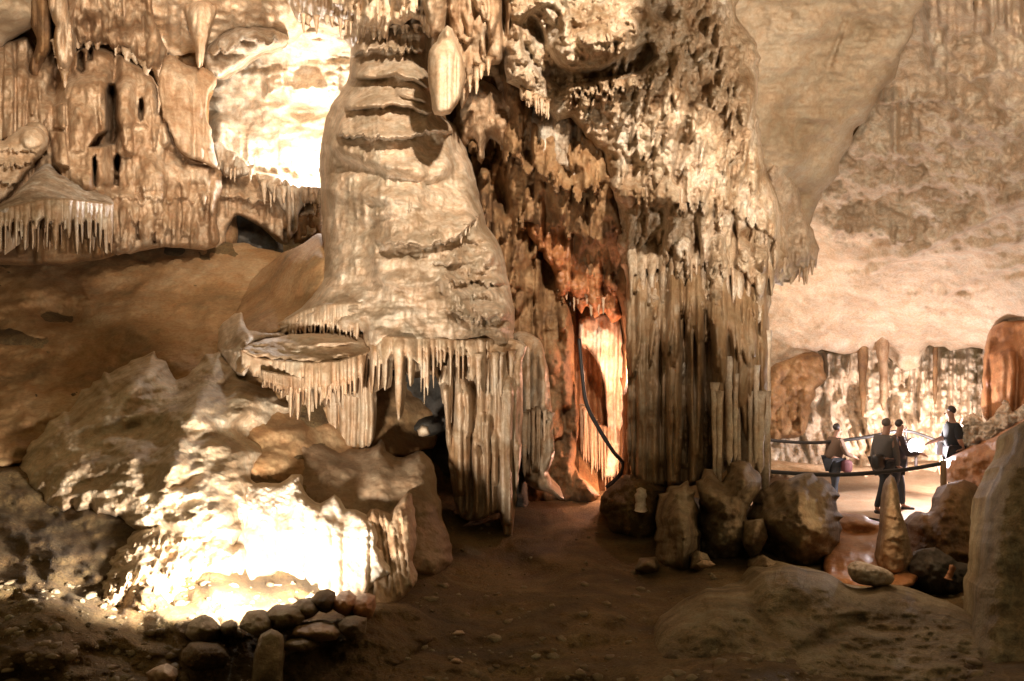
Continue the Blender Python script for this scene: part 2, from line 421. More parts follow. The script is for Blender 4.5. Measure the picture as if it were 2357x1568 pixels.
# ==================================================================
# ROCK BODIES  (x, y in layout units, depth in metres)
# ==================================================================
# ---- the cave floor: slope at the back left down to the near floor
floor = sheet('cave_floor', [(-400, 556), (60, 568), (300, 572), (520, 560), (640, 585), (760, 600), (1000, 800), (1100, 1120), (1300, 1150), (1500, 1150), (1700, 1170), (2050, 1210), (2500, 1260), (2800, 1400), (2800, 1900), (-400, 1900)],
    [(-300, 560, 10.2), (200, 570, 11), (520, 575, 11.3), (740, 640, 10.8), (-200, 850, 8.3), (400, 850, 8.4), (700, 850, 8.3), (-200, 1050, 6.8), (300, 1050, 6.9), (0, 1300, 4.9), (0, 1568, 3.5), (500, 1560, 3.7), (-200, 1900, 2.4),
     (900, 1000, 8.6), (1000, 1150, 8.8), (1000, 1300, 6.6), (1000, 1568, 3.8), (1300, 1170, 9.4), (1300, 1300, 6.8), (1400, 1568, 3.7), (1500, 1160, 9.6), (1700, 1200, 9.0), (1700, 1350, 6.0), (1900, 1568, 3.4), (2050, 1215, 9.5), (2300, 1300, 7), (2500, 1568, 3.2), (1200, 1900, 2.3), (2500, 1900, 2.2)],
    [N(330, 160, .34, 2, 3), N(110, 60, .16, 5, 4), within([(-400, 900), (300, 960), (700, 1150), (1100, 1150), (2600, 1200), (2600, 1900), (-400, 1900)], 120, N(46, 34, .055, 8, 4)),
     gau(90, 930, 120, 60, .25), gau(60, 640, 90, 50, .2), gau(120, 760, 110, 60, .2), gau(20, 1060, 60, 14, -.5), N(200, 90, .16, 9, 3)],
    M['floor'], step=5, edge=(30, .25), wob=(7, 60), thick=.4)
tag(floor.o, kind='structure')
slope = sheet('hillside', [(-400, 550), (60, 562), (110, 552), (300, 572), (520, 556), (640, 580), (770, 600), (960, 760), (1010, 1010), (860, 1060), (600, 1130), (400, 1160), (150, 1060), (-400, 1100)],
    [(-300, 560, 10.0), (200, 570, 10.8), (520, 575, 11.1), (740, 640, 10.6), (-200, 850, 8.1), (400, 850, 8.2), (700, 850, 8.1), (-200, 1050, 6.6), (300, 1050, 6.8), (900, 1000, 8.4)],
    [N(300, 150, .28, 31, 3), N(100, 60, .13, 35, 5), N(30, 20, .035, 36, 4), N(12, 8, .008, 37, 3), gau(90, 930, 120, 60, .25), gau(70, 650, 80, 60, .22), gau(150, 730, 60, 25, -.25, 20), gau(110, 780, 90, 40, .2), gau(240, 690, 70, 50, .1)],
    M['slope'], step=4, edge=(40, .2), wob=(10, 50), thick=.3)
tag(slope.o, kind='structure')

# ---- enclosing shell far behind
back = sheet('cave_wall', [(-900, -500), (3300, -500), (3300, 1300), (-900, 1300)], [(-900, 0, 13), (0, 300, 14.5), (700, 300, 17), (1300, 300, 19), (2000, 600, 24), (2000, 1300, 24), (3300, 600, 22), (-900, 1300, 13), (1200, 1300, 20), (1200, -500, 14), (2500, -500, 18)],
    [N(260, 200, .7, 51, 5)], M['brown'], step=14, wob=(0, 1), smooth=False, thick=.3)
tag(back.o, kind='structure')

# ---- white lit chamber wall behind the column
ch = sheet('chamber_wall', [(300, -120), (560, -130), (900, -120), (960, 100), (960, 600), (700, 620), (540, 600), (430, 520), (330, 200)],
    [(300, -50, 12.2), (600, -100, 11.6), (900, -100, 12.3), (450, 100, 13), (700, 60, 12.0), (520, 250, 13.6), (760, 250, 13.2), (560, 400, 13.2), (760, 430, 13.0), (600, 600, 13.4), (900, 500, 13.4)],
    [N(160, 70, .35, 61, 4), N(40, 20, .06, 62, 4), ledge([(600, 222), (660, 205), (700, 205), (800, 215)], 30, .4, 12, 10, seed=6, sharp=8),
     ledge([(480, 345), (560, 375), (700, 395), (790, 380)], 60, .3, 14, 16, seed=7, sharp=8), gau(700, 258, 50, 16, -.6), gau(640, 235, 25, 9, -.35), gau(510, 285, 30, 20, .35), ripple(30, 10, .05, 66)],
    M['white'], step=3.6, edge=(10, .1), wob=(0, 1), thick=.3)
tag(ch.o, 'pale rock wall of the brightly lit chamber behind the tall column', 'rock wall')
# ceiling cream at top of chamber
rc = sheet('chamber_ceiling', [(350, -100), (860, -110), (850, 20), (800, 40), (780, 75), (720, 60), (665, 95), (600, 70), (520, 85), (480, 150), (452, 120), (400, 130), (360, 100), (335, 0)],
    [(350, -100, 9.5), (860, -100, 9.0), (350, 120, 11.4), (500, 80, 11.2), (660, 60, 11.2), (820, 40, 10.8)],
    [N(130, 70, .35, 71, 5), N(36, 26, .08, 72, 4), pipes(350, 860, [(350, -20), (860, -20)], [(350, 130), (500, 90), (860, 60)], 30, .16, 5), gau(730, 10, 60, 20, .3)],
    M['cream'], step=3.6, edge=(14, .3), wob=(6, 18), thick=.6)
tag(rc.o, 'cream ceiling crust at the top edge above the bright chamber', 'cave ceiling', kind='structure')
del rc.o['label']; del rc.o['category']
rc.o.name = 'cave_ceiling'
# grey ledge boulder
lb = sheet('rock_ledge', [(466, 130), (490, 95), (530, 70), (570, 62), (640, 70), (668, 92), (640, 108), (588, 128), (540, 160), (500, 182), (478, 172)],
    11.0, [N(60, 40, .15, 81, 4), ledge([(470, 118), (520, 108), (560, 92), (660, 92)], 40, .5, 20, 16, seed=9), bump(560, 95, 70, 30, .25)], M['greyrock'], step=3, edge=(14, .3), wob=(4, 20), thick=1.2)
tag(lb.o, 'dark grey overhanging ledge at upper edge of bright chamber', 'rock ledge')

# ---- small grey stalactites and brown wall below the bright chamber
lw = sheet('rock_wall', [(470, 360), (520, 395), (560, 402), (640, 410), (700, 436), (745, 450), (745, 570), (690, 560), (660, 565), (600, 520), (545, 495), (520, 540), (500, 575), (300, 620), (300, 340)],
    [(470, 360, 11.5), (745, 450, 11.9), (745, 590, 11.7), (300, 600, 11.2), (500, 560, 11.3), (600, 450, 11.8), (300, 340, 11.5)],
    [N(90, 70, .25, 91, 4), pipes(480, 745, [(480, 380), (745, 430)], [(480, 520), (745, 560)], 22, .2, 12), ledge([(490, 452), (560, 455), (640, 470)], 40, .3, 20, 20, seed=3)], M['tan'], step=3.4, edge=(10, .2), wob=(4, 20), thick=.5)
tag(lw.o, 'brown fluted rock under the bright chamber beside the column', 'rock wall')
hol = sheet('cavity_wall', [(515, 485), (570, 480), (620, 520), (650, 560), (640, 590), (580, 590), (530, 560)], 12.3, [N(40, 40, .15, 95, 3)], M['dark'], step=4, thick=.2)  # near black sheet painting the darkness of the hole
tag(hol.o, 'rock coloured black as the dark inside the small hole left of the column', 'rock wall')
c = sheet('stalactite_cluster', [(488, 330), (505, 322), (530, 345), (560, 365), (585, 392), (578, 405), (545, 410), (520, 408), (500, 385), (490, 350)], 11.0,
    [pipes(488, 590, [(488, 320), (590, 380)], [(488, 400), (590, 420)], 16, .16, 15)], M['greyrock'], step=2.6, edge=(8, .15), thick=.5)
tag(c.o, 'short grey stalactite cluster at lower left rim of bright chamber', 'stalactites')
fringe(c.o, [(500, 380), (545, 400), (580, 396)], 6, (6, 22), 5, 10.95, M['drip'], 3)
c = sheet('stalactite_cluster', [(590, 398), (640, 404), (690, 425), (745, 430), (745, 480), (700, 470), (680, 540), (664, 555), (655, 500), (630, 450), (600, 430)], 11.3,
    [pipes(590, 745, [(590, 390), (745, 430)], [(590, 460), (680, 545), (745, 470)], 18, .2, 19)], M['greyrock'], step=2.8, edge=(8, .2), thick=.5)
tag(c.o, 'grey stalactites hanging between bright chamber and tall column', 'stalactites')
fringe(c.o, [(600, 425), (650, 440), (735, 445)], 9, (10, 55), 6, 11.2, M['drip'], 5)
# bright scrap of rock and lip below
c = sheet('boulder', [(662, 560), (700, 470), (735, 462), (742, 520), (700, 552)], 11.6, [N(30, 20, .12, 99, 4), ledge([(665, 500), (740, 490)], 20, .15, 8, 5, seed=2)], M['white'], step=3, edge=(10, .2), thick=.5)
tag(c.o, 'small bright wedge of white rock low beside the column edge', 'rock')

# ---- left wall of columns
lwall = sheet('left_wall', [(-500, -300), (480, -300), (470, 60), (500, 160), (480, 260), (492, 380), (540, 480), (520, 590), (300, 620), (-500, 640)],
    [(-500, 0, 9.3), (0, 0, 11.2), (400, 0, 12), (0, 300, 11.4), (480, 300, 12.1), (-500, 600, 9.6), (0, 600, 11.3), (480, 580, 11.7)],
    [N(90, 150, .3, 101, 4), pipes(-60, 520, [(-60, 100), (520, 100)], [(-60, 560), (520, 560)], 30, .25, 22, 120, 80), ledge([(-50, 330), (200, 340), (500, 400)], 80, .3, 24, 40, seed=12)], M['brown'], step=4, edge=(20, .3), thick=.5)
tag(lwall.o, kind='structure'); lwall.o.name = 'cave_wall'
# top left dark ceiling
tl = sheet('cave_ceiling', [(-600, -500), (140, -500), (110, 0), (75, 60), (40, 85), (20, 95), (0, 120), (-80, 150), (-600, 300)], [(-600, -400, 5), (100, -400, 7.5), (100, 0, 9.6), (0, 110, 10.2), (-600, 300, 7)],
    [N(90, 60, .2, 111, 4), N(28, 20, .04, 112, 4)], M['ceil'], step=5, edge=(24, .4), thick=.8)
tag(tl.o, kind='structure')

LW = []   # hanging masses, top left
def form(name, label, cat, outline, ctrl, feats, mat, step=3.2, edge=(16, .3), wob=(4, 22), thick=.7, group=None, smooth=True, seed=0):
    s = sheet(name, outline, ctrl, feats, mat, None, step, edge, wob, thick, smooth, seed); tag(s.o, label, cat, group); return s
G1 = 'hanging and standing formations of the upper left wall'
a = form('hanging_drapery', 'broad brown hanging mass between the top left pillars and the pointed cream stalactite', 'drapery',
    [(130, -60), (330, -70), (352, 30), (372, 90), (385, 130), (366, 195), (350, 160), (330, 175), (300, 128), (270, 128), (246, 95), (225, 112), (200, 105), (185, 118), (165, 100), (140, 40)], [(130, -50, 9.4), (380, -50, 9.6), (160, 100, 10.6), (360, 160, 10.7)],
    [N(60, 90, .24, 121, 4), drips([(140, -50), (340, -50), (370, 120), (180, 90)], 60, 11, 60, .15, 122), pipes(130, 380, [(130, -50), (380, -50)], [(130, 100), (260, 110), (300, 130), (380, 190)], 34, .28, 31, 40, 20), gau(300, 90, 40, 20, -.2), gau(210, 55, 16, 18, -.35), gau(330, 80, 7, 34, -.25)], M['tan'], group=G1)
fringe(a.o, [(170, 100), (246, 95), (300, 130), (355, 170)], 9, (6, 26), 8, 10.5, M['drip'], 9)
a = form('hanging_drapery', 'dark brown pillar hanging closest to the upper left corner', 'drapery',
    [(70, -40), (118, -40), (122, 60), (118, 110), (100, 150), (90, 200), (78, 205), (70, 160), (84, 90), (72, 60)], [(90, -40, 9.5), (90, 200, 10.2)], [pipes(60, 130, [(60, -60), (130, -60)], [(60, 190), (130, 120)], 16, .2, 33, 30, 20)], M['brown'], group=G1)
a = form('hanging_drapery', 'cream streaked double pillar hanging just right of the dark brown corner pillar', 'drapery',
    [(112, -50), (152, -50), (158, 20), (166, 60), (168, 110), (160, 160), (152, 188), (142, 190), (134, 150), (122, 100), (128, 60), (116, 30)], [(130, -50, 9.1), (150, 190, 9.9)], [pipes(110, 172, [(110, -60), (172, -60)], [(110, 110), (172, 190)], 14, .2, 35, 20, 20), gau(146, 90, 6, 30, -.25)], M['cream'], group=G1)
fringe(a.o, [(125, 100), (150, 180)], 4, (8, 30), 6, 9.8, M['drip'], 13)
a = form('stalactite', 'long pointed cream stalactite at the left of the grey ledge', 'stalactite',
    [(425, 10), (500, 10), (486, 60), (476, 90), (468, 125), (460, 157), (455, 157), (449, 120), (440, 80)], [(460, 0, 10.4), (460, 160, 10.2)], [bump(462, 60, 30, 100, .25), pipes(430, 495, [(430, 0), (495, 0)], [(430, 60), (495, 90)], 14, .08, 3)], M['cream'], step=2.6, edge=(14, .25), wob=(2, 20))
a = form('flowstone_wall', 'long pale wall of joined pillars and dark niches across the upper left', 'flowstone',
    [(-80, 120), (12, 98), (36, 92), (66, 84), (90, 120), (140, 110), (170, 120), (200, 105), (240, 110), (282, 129), (320, 150), (362, 190), (380, 240), (400, 330), (440, 370), (500, 385), (512, 420), (500, 500), (506, 560), (470, 575), (380, 570), (250, 582), (225, 480), (100, 430), (60, 470), (-80, 480)],
    [(-80, 140, 9.9), (60, 90, 10.5), (200, 110, 10.6), (360, 190, 10.5), (100, 300, 10.0), (300, 300, 10.2), (-80, 470, 9.3), (200, 430, 9.6), (240, 570, 9.7), (500, 390, 10.7), (500, 565, 10.5), (380, 480, 10.2)],
    [N(80, 110, .36, 131, 4), N(30, 60, .06, 132, 3), pipes(-60, 500, [(-60, 100), (500, 150)], [(-60, 330), (200, 420), (500, 400)], 44, .26, 41, 50, 70), pipes(205, 510, [(205, 380), (510, 390)], [(205, 540), (510, 565)], 26, .16, 45, 60, 50),
     drips([(0, 120), (360, 200), (500, 400), (500, 540), (240, 540), (100, 400), (-60, 300)], 46, 12, 70, .14, 133),
     area([(12, 96), (28, 94), (34, 200), (30, 320), (6, 320), (8, 200)], .2, 7), area([(40, 96), (64, 88), (66, 180), (56, 300), (40, 300)], .15, 8),
     area([(123, 242), (151, 240), (152, 295), (124, 297)], .22, 6), area([(115, 303), (150, 303), (160, 385), (124, 378)], .25, 8), area([(158, 255), (185, 245), (200, 300), (196, 350), (160, 350)], .12, 14), area([(150, 190), (240, 180), (262, 300), (200, 440), (120, 390), (112, 250)], .3, 40),
     area([(178, 160), (180, 124), (187, 116), (194, 124), (196, 160), (188, 168)], -.9, 6), area([(202, 141), (204, 114), (209, 108), (214, 114), (213, 138)], -.9, 5),
     area([(246, 290), (246, 210), (252, 196), (262, 196), (268, 212), (268, 270), (278, 300), (262, 330), (232, 338), (206, 338), (226, 312), (246, 300)], -1.1, 8), area([(319, 268), (322, 230), (328, 226), (331, 240), (330, 274), (324, 280)], -.8, 6),
     area([(365, 180), (374, 172), (378, 200), (382, 260), (376, 280), (368, 262)], -.9, 8), area([(214, 365), (220, 358), (223, 380), (221, 430), (215, 425)], -.9, 5), area([(262, 370), (270, 352), (277, 360), (273, 428), (263, 424)], -.9, 5), area([(243, 500), (250, 482), (259, 490), (258, 560), (243, 558)], -.8, 6), area([(312, 520), (319, 510), (322, 550), (314, 552)], -.35, 4), area([(350, 540), (358, 535), (360, 560), (352, 562)], -.3, 4),
     area([(280, 130), (360, 195), (345, 290), (275, 290), (270, 180)], .22, 22), ledge([(-60, 350), (120, 350)], 40, .12, 12, 12, seed=3), ledge([(210, 440), (330, 455), (510, 445)], 60, .14, 20, 30, seed=8, sharp=10), gau(250, 435, 25, 12, -.3)], M['tan'], group=G1, step=2.8)
a = form('niche_arch', 'brown arched overhang on the left wall just above the stepped pale mound', 'rock arch',
    [(48, 330), (50, 300), (66, 284), (90, 282), (108, 292), (114, 320), (110, 350), (100, 345), (98, 320), (84, 304), (66, 312), (58, 335)], 9.3, [N(30, 24, .06, 138, 3)], M['tan'], edge=(10, .15), wob=(3, 14), thick=.7, group=G1)
a = form('drapery_curtain', 'wide smooth tan curtain ending left of the bright chamber', 'drapery',
    [(372, 150), (390, 125), (430, 150), (470, 158), (500, 182), (480, 210), (474, 260), (486, 300), (500, 385), (470, 375), (430, 362), (405, 335), (392, 300), (376, 270), (366, 200)], [(380, 140, 10.35), (490, 180, 10.6), (400, 330, 9.95), (490, 370, 10.3)],
    [N(80, 140, .12, 161, 4), pipes(370, 500, [(370, 140), (500, 170)], [(370, 330), (500, 370)], 34, .12, 44, 20, 20), N(26, 50, .04, 163, 3)], M['tan'], edge=(9, .12), thick=.35, group=G1)
a = form('flowstone_mound', 'stepped pale drip mound at the left edge above the fringed ledge', 'flowstone',
    [(-60, 330), (10, 320), (50, 292), (90, 290), (112, 320), (105, 350), (80, 372), (60, 400), (30, 440), (0, 468), (-60, 470)], [(-60, 340, 8.9), (80, 300, 9.1), (0, 450, 8.6), (80, 370, 8.9)],
    [N(40, 30, .1, 181, 4), ledge([(-60, 345), (20, 338), (100, 350)], 30, .14, 10, 12, seed=11), ledge([(-60, 385), (20, 375), (90, 380)], 30, .16, 10, 14, seed=12), ledge([(-60, 430), (10, 415), (60, 410)], 30, .14, 10, 14, seed=13), bump(75, 318, 30, 25, .15)], M['cream'], group=G1)
led = form('fringed_ledge', 'cone topped grey ledge at the left edge with a long fringe of stalactites below', 'rock ledge',
    [(-60, 470), (0, 470), (40, 440), (80, 400), (100, 375), (115, 376), (140, 400), (200, 422), (245, 445), (262, 465), (262, 482), (240, 480), (150, 472), (60, 480), (-60, 500)], [(-60, 480, 7.9), (110, 385, 9.1), (240, 450, 9.2), (100, 475, 7.9), (250, 475, 8.7)],
    [N(60, 30, .07, 191, 4), gau(130, 455, 50, 8, .05), N(20, 12, .02, 192, 3)], M['greyrock'], step=3)
curtain(led.o, [(-60, 492), (0, 480), (60, 466), (100, 458), (150, 456), (200, 462), (262, 470)], [(-60, 525), (60, 505), (150, 498), (262, 500)], [(-60, 590), (60, 585), (150, 592), (250, 582)], 12, lambda x, y: 7.85 + max(0, x - 150) * .007, M['drip'], 21)
curtain(led.o, [(-60, 500), (60, 480), (150, 475), (250, 480)], [(-60, 530), (60, 515), (150, 512), (262, 510)], [(-60, 590), (60, 575), (150, 585), (250, 575)], 14, lambda x, y: 8.15 + max(0, x - 150) * .007, M['tan'], 22)
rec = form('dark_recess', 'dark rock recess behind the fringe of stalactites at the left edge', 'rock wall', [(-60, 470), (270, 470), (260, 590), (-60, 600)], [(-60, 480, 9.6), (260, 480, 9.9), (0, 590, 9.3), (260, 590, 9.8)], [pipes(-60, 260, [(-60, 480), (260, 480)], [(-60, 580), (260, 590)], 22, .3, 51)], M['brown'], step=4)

# ---- the tall central flowstone column
colm = sheet('flowstone_column',
    [(770, -60), (1000, -60), (998, 60), (990, 110), (1000, 200), (1012, 262), (1050, 290), (1078, 360), (1100, 430), (1120, 520), (1148, 560), (1165, 620), (1182, 700), (1182, 780), (1160, 800), (1100, 790), (1040, 800), (960, 815), (880, 812), (842, 800),
     (835, 770), (800, 775), (740, 765), (680, 772), (620, 775), (600, 765), (640, 738), (690, 710), (730, 640), (742, 580), (738, 470), (735, 380), (740, 320), (752, 270), (770, 230), (798, 190), (806, 140), (800, 60)],
    [(780, -60, 9.0), (980, -60, 8.7), (820, 150, 8.9), (960, 150, 8.55), (760, 320, 8.7), (900, 320, 8.2), (1040, 320, 8.6), (742, 480, 8.7), (900, 480, 7.9), (1090, 450, 8.4), (740, 580, 8.5), (900, 600, 7.75), (1140, 600, 8.1), (690, 720, 7.9), (620, 772, 7.85), (800, 760, 7.3), (1000, 780, 7.25), (1170, 760, 7.7)],
    [N(220, 120, .14, 201, 3), N(70, 40, .05, 202, 4), N(22, 16, .012, 203, 3), N(70, 7, .012, 204, 3), N(9, 60, .010, 205, 3), N(34, 90, .03, 206, 3), N(95, 55, .10, 207, 4), drips([(760, 300), (1080, 330), (1100, 700), (760, 700)], 50, 9, 44, .03, 212),
     ledge([(796, 120), (860, 112), (925, 108), (990, 118)], 40, 0.36, 14, 16, seed=31, sharp=8), ledge([(798, 180), (860, 182), (912, 170), (950, 184), (1000, 222)], 40, 0.36, 0, 0, seed=32, sharp=11), gau(880, 160, 60, 14, .05),
     ledge([(786, 250), (840, 246), (895, 242), (940, 246), (1010, 268)], 40, 0.36, 16, 3, seed=33, sharp=10), ledge([(905, 215), (950, 226), (1000, 250)], 24, 0.20, 0, 0, seed=44, sharp=10), ledge([(770, 306), (830, 310), (880, 314), (925, 316), (1010, 300), (1050, 306)], 44, 0.45, 13, 10, seed=34, sharp=7),
     ledge([(740, 345), (793, 362), (870, 386), (930, 402), (985, 412), (1050, 400)], 60, 0.34, 0, 0, seed=35, sharp=34), gau(800, 340, 30, 14, .08), gau(960, 372, 30, 14, .08), gau(880, 350, 60, 14, .06),
     ledge([(850, 552), (978, 566), (1050, 548), (1100, 500), (1124, 470)], 60, .36, 14, 8, seed=36, sharp=7, fade=60), ledge([(736, 440), (800, 452), (880, 462), (990, 480)], 60, .16, 0, 0, seed=49, sharp=26), ledge([(740, 600), (800, 596), (880, 612), (960, 600)], 50, .08, 0, 0, seed=50, sharp=26), gau(1010, 520, 90, 34, .16), gau(880, 492, 40, 12, .10, -15), gau(920, 506, 28, 7, -.09), gau(905, 462, 60, 20, .07, 20), gau(800, 460, 60, 20, .06, -20),
     ledge([(640, 742), (700, 728), (760, 712), (835, 720)], 60, .10, 0, 0, seed=37), N(120, 22, .03, 208, 3), N(60, 30, .05, 218, 4),
     ledge([(850, 640), (920, 662), (1000, 655), (1040, 625)], 60, .14, 0, 0, seed=47, sharp=16), ledge([(980, 600), (1030, 612), (1070, 600)], 20, .14, 10, 8, seed=48, sharp=5),
     within([(1010, 560), (1120, 545), (1175, 620), (1185, 760), (1040, 740), (1020, 660)], 30, lambda X, Y: N(56, 46, .3, 209, 3)(X, Y) + ripple(30, 24, .07, 210)(X, Y) + drips([(1020, 560), (1170, 560), (1180, 740), (1020, 720)], 22, 9, 30, .08, 211)(X, Y)),
     ledge([(1020, 690), (1050, 718), (1100, 732), (1182, 712)], 50, .32, 12, 18, seed=38, sharp=6), ledge([(1010, 640), (1060, 650), (1170, 650)], 30, .14, 12, 14, seed=39),
     gau(930, 690, 60, 50, .07, 30), gau(1060, 375, 30, 50, -.12)],
    M['column'], step=2.6, edge=(46, .7), wob=(4, 26), thick=1.6)
tag(colm.o, 'tall bulging flowstone column with banded ledges in the middle of the cave', 'flowstone column')
fringe(colm.o, [(985, 552), (1060, 540), (1095, 510)], 10, (6, 26), 5, lambda x, y: colm.depth(x, y - 10) + .04, M['column'], 61)
curtain(colm.o, [(596, 764), (640, 744), (700, 712), (740, 700), (836, 694)], [(600, 773), (660, 764), (700, 752), (735, 738), (836, 730)], [(600, 782), (650, 788), (700, 784), (750, 784), (836, 792)], 9, lambda x, y: colm.depth(min(x, 830), y + 6) - .03, M['cream'], 62, amp=.035)
curtain(colm.o, [(836, 762), (900, 772), (980, 776), (1060, 782), (1182, 772)], [(836, 806), (900, 812), (1000, 806), (1100, 806), (1182, 800)], [(836, 880), (866, 920), (900, 942), (925, 985), (960, 990), (985, 930), (1040, 900), (1182, 880)], 15, lambda x, y: colm.depth(x, y) - .02, M['drip'], 64, amp=.07)
# left flank with the flared skirt; darker slope material paints its shade
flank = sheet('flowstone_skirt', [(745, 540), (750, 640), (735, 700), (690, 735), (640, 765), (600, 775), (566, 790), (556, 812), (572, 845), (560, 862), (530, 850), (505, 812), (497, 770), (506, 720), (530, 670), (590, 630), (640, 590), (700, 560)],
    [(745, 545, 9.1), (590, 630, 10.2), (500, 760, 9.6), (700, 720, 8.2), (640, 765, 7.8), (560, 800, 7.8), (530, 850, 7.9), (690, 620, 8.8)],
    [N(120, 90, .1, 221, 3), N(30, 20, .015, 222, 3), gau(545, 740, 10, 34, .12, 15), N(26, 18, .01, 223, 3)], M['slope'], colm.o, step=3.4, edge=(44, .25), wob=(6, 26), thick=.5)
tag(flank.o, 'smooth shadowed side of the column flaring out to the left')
lip = sheet('lip', [(497, 776), (512, 742), (540, 722), (560, 716), (566, 740), (590, 756), (640, 760), (660, 772), (600, 784), (572, 800), (560, 826), (574, 848), (562, 866), (534, 856), (508, 822)],
    [(500, 780, 8.6), (560, 725, 9.1), (640, 765, 7.95), (570, 800, 7.6), (560, 855, 7.55), (520, 830, 8.0)], [N(40, 60, .12, 226, 4), N(16, 22, .03, 227, 3), gau(556, 735, 8, 26, .12, 12), ledge([(498, 800), (560, 812)], 24, .08, 10, 8, seed=228)], M['column'], colm.o, step=2.8, edge=(20, .25), wob=(7, 20), thick=.4)
tag(lip.o, 'pale crusted lip at the left tip of the skirt')
# lower shelf: tilted dish with rim
shelf = sheet('shelf', [(554, 806), (580, 792), (640, 774), (720, 768), (800, 764), (850, 770), (862, 800), (842, 818), (791, 830), (717, 834), (659, 829), (612, 825), (572, 817)],
    [(560, 805, 7.1), (640, 780, 7.6), (840, 775, 7.65), (860, 820, 7.2), (600, 850, 6.9), (720, 868, 6.65), (820, 850, 6.85), (720, 800, 7.25)],
    [N(70, 16, .10, 231, 3), N(24, 9, .03, 232, 3), gau(770, 790, 50, 6, .15)], M['cream'], colm.o, step=2.6, edge=(10, .1), wob=(5, 20), thick=.5)
tag(shelf.o, 'tilted dish shaped shelf with bright fringed rim')
curtain(shelf.o, [(553, 802), (580, 818), (615, 825), (660, 829), (717, 833), (780, 829), (845, 808)], [(556, 836), (610, 872), (660, 884), (717, 888), (780, 880), (845, 850)], [(556, 842), (610, 888), (650, 920), (665, 975), (700, 985), (745, 930), (790, 950), (845, 960)], 12, lambda x, y: shelf.depth(x, y - 2) - .03, M['cream'], 66, amp=.06)
curtain(shelf.o, [(600, 850), (650, 860), (700, 866), (790, 860)], [(600, 872), (660, 890), (717, 892), (790, 890)], [(600, 890), (650, 915), (700, 960), (790, 940)], 10, lambda x, y: 7.0, M['tan'], 67, amp=.05)
# back row of long thin columns below the shelf
bc = sheet('column_screen', [(655, 860), (720, 862), (850, 820), (862, 860), (868, 960), (850, 1030), (800, 1030), (740, 1010), (700, 980), (665, 930)],
    [(655, 870, 7.7), (860, 850, 7.7), (700, 980, 7.9), (850, 1020, 7.9)], [pipes(650, 870, [(650, 850), (870, 830)], [(650, 1060), (870, 1060)], 17, .20, 73, 10, 10), bump(738, 945, 15, 85, -1.0, 0, .5)], M['drip'], None, step=2.6, edge=(8, .12), wob=(2, 20), thick=.3)
tag(bc.o, 'row of thin joined columns under the fringed shelf', 'column screen')
# hanging curtain right of it
cur = sheet('drapery_curtain', [(842, 795), (1180, 780), (1200, 850), (1202, 1000), (1190, 1130), (1176, 1240), (1160, 1240), (1150, 1180), (1100, 1200), (1060, 1190), (1040, 1120), (1028, 1010), (1020, 930), (1003, 870), (980, 850), (940, 860), (900, 840), (850, 830)],
    [(842, 800, 7.7), (1180, 790, 7.9), (900, 960, 7.6), (1040, 960, 7.9), (1180, 1000, 8.2), (1050, 1180, 8.3), (1170, 1230, 8.2)],
    [N(90, 160, .12, 241, 4), pipes(845, 1030, [(845, 790), (1030, 800)], [(845, 940), (1030, 990)], 17, .2, 74, 14, 20), pipes(1000, 1200, [(1000, 790), (1200, 800)], [(1000, 1000), (1100, 1100), (1200, 1180)], 20, .22, 75, 90, 120), pipes(1030, 1200, [(1030, 960), (1200, 940)], [(1030, 1200), (1200, 1240)], 22, .2, 76, 90, 40)], M['drip'], None, step=2.8, edge=(8, .15), wob=(3, 22), thick=.4)
tag(cur.o, 'long fluted curtain hanging below the column to the dark floor', 'drapery')
fringe(cur.o, [(1010, 860), (1060, 830), (1180, 820)], 10, (50, 130), 7, lambda x, y: cur.depth(x, y) - .02, M['drip'], 77, dv=.04)
# dark cavity behind, its gloom put into a near black colour
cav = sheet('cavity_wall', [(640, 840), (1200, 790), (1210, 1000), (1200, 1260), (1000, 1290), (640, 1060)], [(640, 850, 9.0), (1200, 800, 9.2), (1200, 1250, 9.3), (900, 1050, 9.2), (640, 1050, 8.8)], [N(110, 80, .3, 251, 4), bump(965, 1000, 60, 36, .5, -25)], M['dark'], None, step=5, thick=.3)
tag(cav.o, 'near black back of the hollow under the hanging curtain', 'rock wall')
st = sheet('stalagmite', [(960, 990), (972, 978), (985, 982), (990, 1000), (975, 1006), (964, 1004)], 8.0, [bump(975, 992, 18, 16, .08)], M['cream'], None, step=2.4, edge=(6, .08), wob=(1, 10), thick=.12)
tag(st.o, 'small pale nub of rock in the black hollow', 'rock')

# ---- the hanging tongue
tg = form('hanging_drapery', 'smooth cream tongue of stone hanging at the top right of the column', 'drapery',
    [(1018, 70), (1030, 58), (1042, 66), (1050, 90), (1064, 130), (1072, 175), (1066, 210), (1052, 240), (1036, 262), (1000, 264), (990, 220), (984, 165), (988, 120), (1004, 96)], [(1030, 60, 7.5), (985, 170, 7.5), (1070, 170, 7.5), (1020, 260, 7.4)],
    [bump(1026, 170, 48, 120, .28), gau(1030, 75, 9, 14, .1), pipes(985, 1075, [(985, 90), (1075, 100)], [(985, 270), (1075, 270)], 18, .05, 81, 10, 8)], M['cream'], edge=(12, .2), wob=(1.5, 20), step=2.6, thick=.3)
